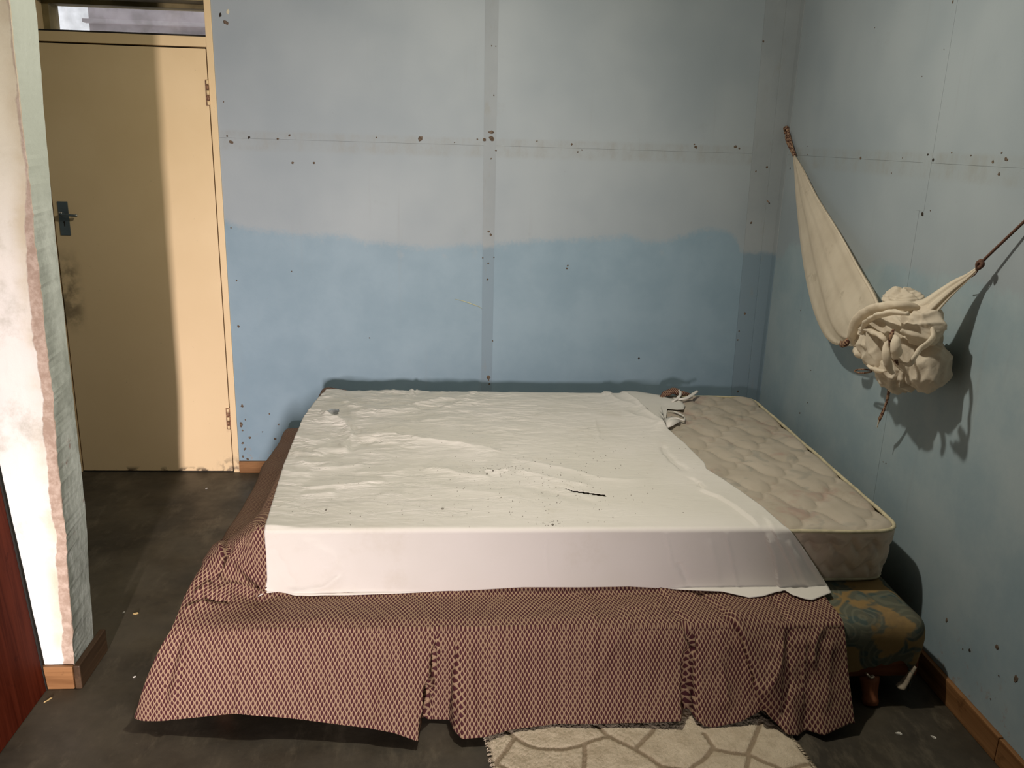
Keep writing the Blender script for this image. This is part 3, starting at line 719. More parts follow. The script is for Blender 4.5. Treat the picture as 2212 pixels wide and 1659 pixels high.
# ------------------------------------------------------------------ bedspread
def spread():
    seg = [6, 10, 20, 22, 24, 12, 20, 18, 16]
    def left(Y):
        wob = .010*math.sin(Y*9+1)+.006*math.sin(Y*23)
        b = .012*math.exp(-((Y+.62)/.10)**2)
        return [(-.50, Y, .494), (-.603, Y, .5035), (-.634, Y, .445+wob*.5), (-.678-b*.2, Y, .335+wob*.6), (-.732, Y, .303+wob*.5), (-.794-b, Y, .291+wob*.4), (-.810-b, Y, .247), (-.822+wob, Y, .18), (-.838+wob, Y, .10), (-.85+wob, Y, .035)]
    hem = [(372, 1552, -2.0), (400, 1545, -2.0), (440, 1540, -2.01), (480, 1538, -2.02), (560, 1546, -2.03), (640, 1553, -2.035), (700, 1561, -2.045), (800, 1573, -2.06), (850, 1583, -2.08), (903, 1602, -2.10),
           (914, 1557, -1.985), (974, 1557, -1.985), (984, 1578, -2.06), (1000, 1596, -2.085), (1045, 1592, -2.08), (1100, 1577, -2.055), (1200, 1565, -2.035), (1300, 1563, -2.035), (1400, 1561, -2.04), (1471, 1558, -2.05),
           (1478, 1532, -1.965), (1493, 1530, -1.965), (1500, 1553, -2.03), (1520, 1569, -2.055), (1545, 1572, -2.055), (1600, 1560, -2.045), (1646, 1533, -2.02), (1654, 1537, -2.03), (1700, 1586, -2.09), (1722, 1589, -2.09), (1740, 1578, -2.065), (1780, 1589, -2.10), (1838, 1563, -2.075)]
    H = np.array([at((a, b), 1, y) for a, b, y in hem]); H[:, 2] = np.maximum(H[:, 2], .012)
    def hemp(X): return np.interp(X, H[:, 0], H[:, 1]), np.interp(X, H[:, 0], H[:, 2])
    def front(X):
        e = float(sstep(.55, .95, X))      # right of the sheet's top corner the cloth starts at the mattress foot
        out = [(X, -1.62*(1-e)-1.700*e, .496*(1-e)+.297*e), (X, -1.703*(1-e)-1.704*e, .497*(1-e)+.296*e), (X, -1.712, .40*(1-e)+.294*e)]
        out += [(X, -1.728, .2945), (X, -1.82, .2885), (X, -1.902, .2865)]
        # pleats lean: look the hem up at a shifted position
        for k, t in ((6, .12), (7, .42), (8, .75), (9, 1.0)):
            sh = (1-t)*(-.060*math.exp(-((X+.04)/.06)**2)-.02*math.exp(-((X-.71)/.05)**2)+.10*math.exp(-((X-.90)/.09)**2))
            y, z = hemp(X+sh) if k < 9 else hemp(X)
            out.append((X, -1.934+(y+1.934)*t**1.1, .274+(z-.274)*{6: .14, 7: .46, 8: .76, 9: 1.0}[k]))
        return out
    L = [left(y) for y in np.linspace(-.17, -1.56, 170)]
    C1 = [(-.50, -1.60, .496), (-.604, -1.710, .495), (-.668, -1.735, .442), (-.722, -1.768, .385), (-.764, -1.828, .335), (-.784, -1.922, .292), (-.806, -1.950, .248), (-.835, -1.975, .18), (-.865, -1.985, .10), (-.889, -1.99, .03)]
    C0 = [(-.50, -1.585, .496), (-.606, -1.65, .503), (-.682, -1.662, .457), (-.745, -1.692, .402), (-.778, -1.755, .345), (-.792, -1.862, .290), (-.814, -1.895, .248), (-.845, -1.90, .18), (-.872, -1.895, .10), (-.897, -1.885, .035)]
    X0 = -.60
    fr0 = front(X0)
    ctl = np.array([left(-1.45), left(-1.56), C0, C1, fr0, front(X0+.1)])
    cor = smooth_path(ctl.reshape(len(ctl), -1), 251)[51:200].reshape(-1, 10, 3)
    Xs = np.concatenate([np.linspace(X0, -.12, 110)[1:], np.linspace(-.12, .08, 90)[1:], np.linspace(.08, .66, 130)[1:], np.linspace(.66, 1.215, 190)[1:]])
    G = np.concatenate([np.array(L)[:-1], cor, np.array([front(x) for x in Xs])])   # (nu,10,3)
    nu = len(G)
    # soften across stations a little, away from sharp pleats
    cols = []
    tt = np.concatenate([k+np.arange(c)/c for k, c in enumerate(seg)]+[[9.0]])
    Q = np.concatenate([2*G[:, :1]-G[:, 1:2], G, 2*G[:, -1:]-G[:, -2:-1]], 1)
    i = np.minimum(tt.astype(int), 8); f = (tt-i)[None, :, None]
    a, b, c, d = Q[:, i], Q[:, i+1], Q[:, i+2], Q[:, i+3]
    P = .5*((2*b)+(-a+c)*f+(2*a-5*b+4*c-d)*f**2+(-a+3*b-3*c+d)*f**3)
    nv = P.shape[1]
    du = np.gradient(P, axis=0); dv = np.gradient(P, axis=1); Nn = np.cross(dv, du); Nn /= np.linalg.norm(Nn, axis=2)[..., None]+1e-12
    if Nn[nu//2+60, 70, 2] < 0: Nn = -Nn
    px = proj(P.reshape(-1, 3)); vv = np.tile(tt, nu); uu = np.repeat(np.arange(nu), nv)
    isleft = uu < 169
    FL = [  # corner pouch and crumples
        ('s', [(500, 1166), (497, 1185), (494, 1205), (484, 1228), (470, 1243)][::-1], -.0, 40, 4),
        ('s', [(468, 1244), (482, 1225), (488, 1205), (487, 1185), (482, 1166)], -.0, 40, 4)]
    F_ = [('r', [(455, 1282), (500, 1262), (545, 1272), (585, 1290)], .018, 9), ('r', [(420, 1285), (440, 1270), (452, 1255)], .018, 8), ('r', [(440, 1300), (462, 1296), (500, 1298)], -.014, 5),
          ('r', [(520, 1245), (545, 1262), (560, 1280)], .012, 7), ('r', [(500, 1195), (520, 1225), (545, 1255)], -.010, 9), ('r', [(585, 1262), (560, 1275), (530, 1288)], .010, 7),
          ('r', [(540, 1308), (580, 1300), (612, 1284)], -.016, 5), ('r', [(600, 1318), (680, 1322), (760, 1320)], .006, 14), ('r', [(395, 1320), (430, 1305), (460, 1300)], .012, 7),
          ('r', [(408, 1375), (392, 1440), (372, 1530)], .012, 9), ('r', [(395, 1365), (375, 1430), (352, 1520)], -.008, 8), ('r', [(830, 1330), (880, 1310), (890, 1285)], .005, 12),
          # folds of the right half
          ('s', [(1446, 1306), (1466, 1326), (1488, 1362), (1500, 1400)], .0, 60, 4),
          ('r', [(1335, 1318), (1390, 1316), (1440, 1300)], .010, 8), ('r', [(1445, 1300), (1440, 1285), (1420, 1270)], .008, 8), ('r', [(1450, 1316), (1472, 1340), (1490, 1372), (1502, 1410)], -.030, 6),
          ('r', [(1488, 1400), (1482, 1450), (1482, 1530)], -.020, 8), ('r', [(1240, 1275), (1285, 1330), (1280, 1420)], .007, 14), ('r', [(1350, 1340), (1320, 1400), (1270, 1480)], .008, 18),
          ('r', [(1506, 1275), (1532, 1300), (1568, 1330), (1592, 1365)], -.014, 5), ('s', [(1655, 1535), (1640, 1490), (1622, 1440), (1606, 1390), (1590, 1358), (1560, 1322)], .030, 34, 2.5),
          ('r', [(1665, 1288), (1690, 1320), (1700, 1345)], -.010, 7), ('r', [(1705, 1350), (1702, 1400), (1698, 1480), (1690, 1560)], -.018, 9), ('r', [(1690, 1385), (1678, 1440), (1655, 1500)], .016, 9),
          ('r', [(1782, 1350), (1760, 1385), (1755, 1440)], .014, 9), ('r', [(1735, 1370), (1735, 1450), (1730, 1540)], .012, 12), ('r', [(1795, 1380), (1790, 1450), (1785, 1540)], .008, 14),
          ('r', [(1545, 1400), (1560, 1450), (1575, 1530)], .010, 12), ('r', [(1580, 1400), (1565, 1395), (1550, 1360)], .006, 9), ('r', [(975, 1380), (985, 1450), (1000, 1560)], .014, 12), ('r', [(1030, 1385), (1032, 1450), (1040, 1560)], -.012, 11),
          ('r', [(944, 1370), (936, 1430), (925, 1500), (916, 1560)], -.020, 6), ('r', [(700, 1420), (720, 1480), (700, 1550)], .007, 30), ('r', [(830, 1420), (800, 1500), (790, 1560)], -.008, 26), ('r', [(1110, 1400), (1115, 1480), (1120, 1560)], .006, 22), ('r', [(1190, 1400), (1195, 1480), (1200, 1550)], -.006, 24)]
    h = folds(px, F_)
    h *= np.where((vv > 2.2) & ~isleft, 1, 0)
    # pouch: cloth pushed up with an overhanging edge at the front left corner
    dd, ss, pp = poly_dist(px, smooth_path([(466, 1246), (478, 1228), (485, 1205), (484, 1185), (479, 1166)], 20))
    ends = np.clip(np.minimum(pp, 1-pp)*5, 0, 1)
    g = np.where(ss < 0, np.exp(-(dd/34)), np.exp(-(dd/3.)**2))*ends*np.where((vv > 1.8) & (vv < 5.6), 1, 0)
    h += .025*g*np.where(uu > 120, 1, 0)
    h -= .018*np.where((ss > 0), np.exp(-((dd-9)/10)**2), 0)*ends*np.where((vv > 1.8) & (vv < 5.4) & (uu > 120), 1, 0)
    # small wrinkles everywhere below the mattress edge
    uvw = np.stack([uu*.012, vv*.30], 1)
    h += (.0022*vnoise(P.reshape(-1, 3), 18, 51)+.0012*vnoise(P.reshape(-1, 3), 45, 52))*np.clip((vv-1.5)/1.0, 0, 1)
    lw = .004*vnoise(np.stack([uu*.05, vv*.35], 1), 1.6, 53)
    h += lw*np.where(isleft & (vv > 3), 1, 0)
    h += (.008*vnoise(np.stack([P[..., 0].ravel(), P[..., 2].ravel()*.25], 1), 11, 54)+.004*vnoise(np.stack([P[..., 0].ravel(), P[..., 2].ravel()*.4], 1), 27, 55))*sstep(5.2, 7.5, vv)*np.where(uu > 315, 1, 0)
    V = P.reshape(-1, 3)+Nn.reshape(-1, 3)*h[:, None]
    V[:, 2] = np.maximum(V[:, 2], .008)
    def clear(x0, x1, y0, z1):
        x, y, z = V[:, 0], V[:, 1], V[:, 2]
        ins = (x > x0) & (x < x1) & (y > y0) & (z < z1)
        a, b, c = z1-z, y-y0, x-x0
        m = np.minimum(np.minimum(a, b), c)
        V[ins & (m == a), 2] = z1; V[ins & (m == b) & (m != a), 1] = y0; V[ins & (m == c) & (m != a) & (m != b), 0] = x0
    clear(BX0-.011, BX1+.02, BY0-.013, BZ1+.0055)
    keep = vv > 1.2; V0 = V.copy(); clear(MX0-.013, MX1+.02, MY0-.013, MZ1+.003); V = np.where(keep[:, None], V, V0)
    # keep clear of the mattress and the base
    st1 = np.linalg.norm(np.diff(.5*(P[:, 82]+P[:, 128]), axis=0), axis=1); st2 = np.linalg.norm(np.diff(P[:, 82], axis=0), axis=1)
    wgt = sstep(300, 340, np.arange(nu-1)); U = np.concatenate([[0], np.cumsum(st1*(1-wgt)+st2*wgt)])
    Vv = np.concatenate([np.zeros((nu, 1)), np.cumsum(np.linalg.norm(np.diff(P, axis=1), axis=2), axis=1)], 1)
    # measure from the base edge so that the print stays level along the front
    Vv = Vv-Vv[:, 104:105]
    # round the corner each row keeps its own length, so the print runs askew there as real cloth does
    UU = np.repeat(U[:, None], nv, 1); k0 = 322
    arc = np.linalg.norm(np.diff(P[:k0+1], axis=0), axis=2); back = np.concatenate([np.cumsum(arc[::-1], axis=0)[::-1], np.zeros((1, nv))])
    UU[:k0+1] = U[k0]-(.75*back+.25*(U[k0]-U[:k0+1])[:, None])
    uv = np.stack([UU.ravel(), -Vv.ravel()], 1)
    o = mesh('bedspread', V, grid_faces(nu, nv), M['spread'], None, True, uv)
    sd = o.modifiers.new('thickness', 'SOLIDIFY'); sd.thickness = .0022; sd.offset = 0
    return tag(o, 'maroon and cream patterned bedspread draped over the left and front of the bed', 'bedspread')
bs = spread()
# bunched end of the spread peeping out behind the sheet's torn corner
def bunch():
    P = smooth_path([at(p, 2, z) for p, z in (((1425, 858), .503), ((1440, 850), .515), ((1456, 845), .522), ((1470, 850), .516), ((1492, 853), .508))], 24)
    V, Fc = tube_pts(P, np.interp(np.linspace(0, 1, 24), [0, .3, .6, 1], [.008, .020, .022, .008]), 14, flat=.8)
    V = V+.004*np.stack([vnoise(V, 60, 61+i) for i in range(3)], 1)
    uv = np.stack([V[:, 0]*1.4, V[:, 2]*1.4+V[:, 1]], 1)
    mesh('bunched_end', V, Fc, M['spread'], bs, True, uv)
bunch()

# ------------------------------------------------------------------ sheet
def sheet():
    ZT = .5075
    Lp = np.array([at(p, 2, ZT)[:2] for p in ((712, 837), (680, 870), (655, 905), (632, 960), (612, 1010), (597, 1060), (582, 1110), (571, 1146))])
    Rp = np.array([at(p, 2, ZT)[:2] for p in ((1342, 844), (1380, 872), (1410, 898), (1442, 926), (1480, 958), (1522, 1001), (1526, 1014), (1560, 1035), (1600, 1062), (1650, 1098), (1700, 1142))])
    hemx = np.array([at(p, 1, -1.733)[[0, 2]] for p in ((557, 1289), (572, 1282), (600, 1280), (640, 1286), (750, 1286), (860, 1283), (1000, 1277), (1130, 1270), (1250, 1270), (1360, 1268), (1480, 1275), (1560, 1278), (1620, 1290), (1650, 1287), (1695, 1274), (1712, 1284), (1740, 1292), (1756, 1294), (1797, 1280))])
    YT0, YT1 = -.195, -1.708
    nt, nd, ns = 250, 56, 330
    ys = np.linspace(YT0, YT1, nt); s = np.linspace(0, 1, ns)
    rows = []
    for y in ys:
        xl = np.interp(-y, -Lp[:, 1], Lp[:, 0]); xr = np.interp(-y, -Rp[:, 1], Rp[:, 0])
        rows.append(np.stack([xl+(xr-xl)*s, np.full(ns, y), np.full(ns, ZT)], 1))
    xl0, xr0 = rows[-1][0, 0], rows[-1][-1, 0]
    xlh, xrh = hemx[0, 0], hemx[-1, 0]
    lt = at((574, 1200), 1, -1.728)[0]
    for q in np.linspace(0, 1, nd+1)[1:]:
        xl = xl0+(lt-xl0)*sstep(0, .5, q)+(xlh-lt)*np.clip((q-.72)/.28, 0, 1)**2.2
        xr = xr0+(xrh-xr0)*q**.92
        X = xl+(xr-xl)*s
        zh = np.interp(xlh+(xrh-xlh)*s, hemx[:, 0], hemx[:, 1])
        r = .014; arc = q*(ZT-zh)
        ang = np.clip(arc/r, 0, math.pi/2)
        Z = np.where(arc < r*math.pi/2, ZT-r*(1-np.cos(ang)), ZT-r-(arc-r*math.pi/2)*((ZT-r-zh)/np.maximum((ZT-zh)-r*math.pi/2, .01)))
        Yv = YT1-r*np.sin(ang)-.010*np.clip(q-.3, 0, 1)
        rows.append(np.stack([X, Yv, Z], 1))
    P = np.array(rows); nr = len(P)
    px = proj(P.reshape(-1, 3)); top = np.repeat(np.arange(nr), ns) < nt
    c = lambda L: [(500+x/2.212, 800+y/2.212) for x, y in L]
    k4 = lambda L: [(1300+x/5.53, 800+y/5.53) for x, y in L]
    T = [('r', c([(590, 312), (760, 322), (900, 332), (1080, 360), (1290, 388)]), .014, 6), ('s', c([(1290, 372), (1080, 342), (900, 314), (760, 306), (590, 296)]), -.006, 14, 3),
         ('r', c([(430, 212), (500, 232), (545, 262), (585, 302)]), .016, 6), ('r', c([(545, 240), (575, 280), (620, 298)]), -.010, 4), ('r', c([(590, 300), (560, 340), (530, 360), (575, 385)]), .008, 5),
         ('r', c([(480, 150), (640, 178), (800, 178), (950, 155), (1140, 120)]), .009, 5), ('r', c([(560, 205), (720, 198), (900, 186)]), .006, 4), ('r', c([(640, 262), (900, 250), (1150, 215)]), .006, 6),
         ('r', c([(600, 285), (760, 278), (900, 282)]), .006, 4), ('r', c([(380, 392), (470, 378), (560, 388)]), .006, 4), ('r', c([(555, 388), (640, 352), (720, 332)]), -.006, 5),
         ('r', c([(280, 405), (360, 402), (440, 405)]), .005, 4), ('r', c([(330, 565), (480, 558), (620, 545), (740, 528)]), .007, 4), ('r', c([(330, 600), (430, 594), (500, 585)]), .005, 3.5), ('r', c([(300, 440), (380, 452), (500, 440)]), .006, 6),
         ('r', c([(920, 475), (1020, 478), (1110, 502), (1240, 514)]), .008, 5), ('r', c([(960, 455), (1060, 448), (1150, 470)]), -.005, 6), ('r', c([(1200, 480), (1260, 490), (1340, 466)]), .009, 3.5), ('r', c([(1350, 475), (1500, 515), (1720, 548)]), .007, 5),
         ('r', c([(1340, 425), (1560, 470), (1800, 520), (2000, 520)]), .006, 5), ('r', c([(1400, 560), (1540, 585), (1760, 640)]), -.005, 7), ('r', c([(840, 85), (870, 72), (905, 70), (920, 90)]), .022, 6), ('r', c([(640, 75), (760, 95), (880, 112)]), .006, 5),
         ('r', c([(1000, 190), (1080, 160), (1180, 95)]), .007, 7), ('r', c([(1740, 230), (1755, 290), (1760, 330)]), .003, 3), ('r', c([(700, 600), (760, 590), (830, 596)]), .003, 4), ('r', c([(300, 330), (400, 345), (480, 330)]), .007, 7),
         ('r', c([(400, 470), (520, 468), (640, 452)]), .005, 6), ('r', c([(560, 500), (700, 490), (860, 470)]), .004, 6), ('r', c([(240, 480), (300, 500), (380, 495)]), .005, 5), ('r', c([(1000, 560), (1200, 580), (1400, 610)]), .003, 8),
         # turned-over right margin
         ('r', k4([(210, 255), (330, 290), (480, 450), (640, 590), (790, 705)]), .016, 6), ('r', k4([(230, 480), (420, 560), (640, 640), (760, 690)]), .006, 7), ('r', k4([(60, 300), (240, 380), (430, 450)]), .006, 6), ('r', k4([(0, 260), (60, 265), (110, 290)]), .008, 5),
         ('r', k4([(720, 900), (840, 1050), (940, 1140), (1040, 1190)]), -.010, 5), ('s', k4([(1030, 1270), (1130, 1310), (1170, 1410), (1200, 1430), (1350, 1500), (1500, 1590), (1700, 1720), (1900, 1900)])[::-1], .008, 30, 1.4),
         ('r', k4([(1150, 1340), (1190, 1390), (1215, 1410)]), -.014, 3),
         ('s', [(1684, 1280), (1672, 1215), (1655, 1152)], .010, 22, 1.6), ('s', [(1725, 1262), (1690, 1190), (1668, 1140), (1650, 1120)], .006, 12, 2), ('r', [(1592, 1282), (1580, 1220), (1568, 1150)], .004, 2.2), ('r', [(1450, 1225), (1442, 1185), (1436, 1150)], .003, 2.0),
         ('r', [(1492, 1275), (1478, 1240), (1462, 1215)], -.005, 6), ('r', [(1185, 1245), (1182, 1200), (1180, 1160)], .002, 2), ('r', [(620, 1278), (700, 1268), (745, 1235)], .007, 8), ('r', [(585, 1180), (610, 1230), (640, 1275)], -.006, 12), ('r', [(650, 1165), (720, 1200), (730, 1240)], .004, 22),
         ('r', [(1755, 1285), (1725, 1225), (1700, 1165)], .006, 7), ('r', [(1775, 1270), (1740, 1210), (1712, 1160)], -.004, 6), ('r', [(1530, 1160), (1545, 1220), (1550, 1270)], .003, 10), ('r', [(860, 1160), (880, 1220), (890, 1275)], .002, 30)]
    q = P.reshape(-1, 3)
    wob = np.stack([vnoise(q, 17, 74), vnoise(q, 19, 75)], 1)*3.2+np.stack([vnoise(q, 60, 76), vnoise(q, 60, 77)], 1)*1.2
    h = folds(px+wob, T)*1.15
    left = sstep(.9, -.4, q[:, 0]); back = sstep(-1.45, -.5, q[:, 1])
    st = np.stack([q[:, 0]*.55+.25*q[:, 1], q[:, 1]*1.6], 1)
    h += np.where(top, (.0040*vnoise(st, 22, 71)+.0060*(np.abs(vnoise(st*[1, 1.3]+.05*wob[:, :1]*.3, 30, 72))-.3)*-1+.0016*vnoise(st, 95, 78))*(.22+.78*left)*(.20+.80*back), .0012*vnoise(q[:, [0, 2]], 12, 73))
    fx = np.minimum(np.repeat(np.arange(nr), ns), 9)/9.
    h = np.where(top, np.maximum(h, np.where(q[:, 0] < -.42, -.001, -.006))*np.clip((-q[:, 1]-.19)/.03+.5, 0, 1), np.maximum(h, -.004))
    h = np.where(top, h+.006*sstep(-.46, -.56, q[:, 0]), h)
    V = q.copy(); V[top, 2] += h[top]; V[~top, 1] -= h[~top]
    row = np.repeat(np.arange(nr), ns)
    # back margin hangs just over the rear edge
    V[:, 2] -= .010*np.clip(1-row/10., 0, 1)**2
    # slit torn in the cloth: drop the faces inside
    cut = np.array([(1217, 1055), (1236, 1060), (1262, 1063), (1290, 1067), (1306, 1069), (1311, 1073), (1292, 1071), (1262, 1066.5), (1238, 1063.5)])
    p4 = px.reshape(nr, ns, 2); fc = .25*(p4[:-1, :-1]+p4[1:, :-1]+p4[:-1, 1:]+p4[1:, 1:]).reshape(-1, 2)
    ins = np.zeros(len(fc), bool); j = len(cut)-1
    for i in range(len(cut)):
        a, b = cut[i], cut[j]
        ins ^= ((a[1] > fc[:, 1]) != (b[1] > fc[:, 1])) & (fc[:, 0] < (b[0]-a[0])*(fc[:, 1]-a[1])/(b[1]-a[1]+1e-9)+a[0]); j = i
    lo_ = .293+.010*sstep(.55, .85, V[:, 0])+.006*sstep(-.5, -.57, V[:, 0]); k_ = V[:, 2] < lo_
    t_ = (lo_[k_]-V[k_, 2])[:, None]; dirv = CAM-V[k_]
    V[k_] += dirv*(t_/dirv[:, 2:3])*1.0
    V[k_, 2] -= .006*np.clip(t_[:, 0]/.05, 0, 1)
    o = mesh('bed_sheet', V, grid_faces(nr, ns, ~ins), M['sheet'])
    sd = o.modifiers.new('thickness', 'SOLIDIFY'); sd.thickness = .0018; sd.offset = 0
    return tag(o, 'creased white cotton sheet with crumbs and a torn slit, over the mattress', 'bed sheet')
sh = sheet()
# lower layer of the sheet with its torn, knotted corner at the back right
def flap():
    out = [(1340, 846), (1372, 845), (1425, 853), (1436, 858), (1450, 862), (1462, 864), (1472, 868), (1480, 877), (1476, 885), (1462, 886), (1441, 884), (1439, 900), (1437, 917), (1441, 928), (1415, 905), (1380, 876), (1352, 852)]
    P = np.array([at(p, 2, .502) for p in out]); c = P.mean(0)
    rings = []
    for f in np.linspace(1, 0, 10)[:-1]: rings.append(c+(P-c)*f)
    V = np.concatenate(rings+[c[None]]); n = len(P)
    V[:, 2] = .5035+.003*vnoise(V, 40, 81)
    Fc = [(i*n+j, i*n+(j+1) % n, (i+1)*n+(j+1) % n, (i+1)*n+j) for i in range(8) for j in range(n)]+[(8*n+j, 8*n+(j+1) % n, 9*n) for j in range(n)]
    o = mesh('sheet_flap', V, Fc, M['sheet'], sh); m_ = o.modifiers.new('thickness', 'SOLIDIFY'); m_.thickness = .0018; m_.offset = 0
    strips = [([(1455, 862, .510), (1475, 862, .515), (1490, 856, .520), (1506, 845, .530)], [.006, .010, .011, .009], .6),
              ([(1452, 868, .508), (1466, 858, .520), (1470, 848, .530), (1464, 841, .532)], [.006, .008, .006, .004], .6),
              ([(1440, 915, .505), (1448, 905, .512), (1462, 903, .513), (1477, 908, .509), (1480, 901, .506)], [.004, .007, .006, .005, .003], .6),
              ([(1443, 888, .506), (1456, 889, .508), (1470, 895, .507), (1478, 899, .505)], [.004, .006, .006, .003], .4)]
    for pts, rd, fl in strips:
        Q = smooth_path([at((a, b), 2, z) for a, b, z in pts], 18)
        V, Fc = tube_pts(Q, np.interp(np.linspace(0, 1, 18), np.linspace(0, 1, len(rd)), rd), 10, flat=fl)
        V = V+.0015*np.stack([vnoise(V, 120, 85+i) for i in range(3)], 1); V[:, 2] = np.maximum(V[:, 2], .5025)
        mesh('torn_strip', V, Fc, M['sheet'], sh)
    # loose triangle below the knot
    tri = [(1440, 925), (1437, 905), (1450, 900), (1466, 905), (1470, 910), (1452, 921)]
    P = np.array([at(p, 2, .507) for p in tri]); V = np.concatenate([P, P.mean(0)[None]+[[0, 0, .006]]]); n = len(P)
    o = mesh('torn_strip', V, [(i, (i+1) % n, n) for i in range(n)], M['sheet'], sh); m_ = o.modifiers.new('thickness', 'SOLIDIFY'); m_.thickness = .002
flap()
# crumbs on the sheet
def crumbs():
    parts = []; pts = []
    for cx, cy, sx, sy, n in ((1090, 1015, 45, 6, 60), (1150, 1060, 130, 45, 130), (1260, 990, 120, 28, 70), (900, 1050, 160, 60, 40), (1190, 1130, 14, 4, 22), (1230, 1052, 60, 25, 60), (760, 1100, 90, 30, 12)):
        for _ in range(n): pts.append((random.gauss(cx, sx), random.gauss(cy, sy), random.uniform(.0007, .0016)))
    pts += [(956, 1098, .004), (704, 1100, .003), (914, 1122, .002), (1194, 1132, .003), (1065, 1020, .003), (1052, 1025, .0025)]
    bm0 = bmesh.new(); bmesh.ops.create_icosphere(bm0, subdivisions=1, radius=1); bm0.verts.ensure_lookup_table()
    bv = np.array([v.co[:] for v in bm0.verts]); bf = [[v.index for v in f.verts] for f in bm0.faces]; bm0.free()
    dep = bpy.context.evaluated_depsgraph_get()
    from mathutils.bvhtree import BVHTree
    tree = BVHTree.FromPolygons([v.co for v in sh.data.vertices], [p.vertices for p in sh.data.polygons])
    for a, b, r in pts:
        if not (620 < a < 1500 and 870 < b < 1140): continue
        p = at((a, b), 2, .512); hit = tree.ray_cast(Vector((p[0], p[1], .7)), Vector((0, 0, -1)))
        z = hit[0].z+.0009 if hit[0] else .512
        parts.append((bv*np.array([r*random.uniform(.8, 1.8), r*random.uniform(.8, 1.6), r*.6])+np.array([p[0], p[1], z+r*.4]), bf))
    V, Fc = join(parts)
    o = mesh('crumbs', V, Fc, plain('grey_crumb', (.16, .145, .12), .9, .1, 0, .5, 300), None, False)
    tag(o, 'dark crumbs and grit scattered over the white sheet', 'crumbs', kind='stuff')
    return tree
tree = crumbs()
# clear plastic scrap by the sheet's left rear
def scrap():
    c = at((716, 890), 2, .52); V = []; k = 14
    for i in range(k):
        a = 2*math.pi*i/k; r = .026*(1+.25*math.sin(3*a+1)); V.append((c[0]+r*math.cos(a)*1.1, c[1]+r*math.sin(a)*1.0, .524+.006*math.sin(2*a)))
    V.append((c[0], c[1], .533)); o = mesh('plastic_scrap', V, [(i, (i+1) % k, k) for i in range(k)], M['plastic'])
    m_ = o.modifiers.new('thickness', 'SOLIDIFY'); m_.thickness = .0015
    tag(o, 'small clear plastic scrap glinting on the white sheet', 'plastic scrap')
scrap()

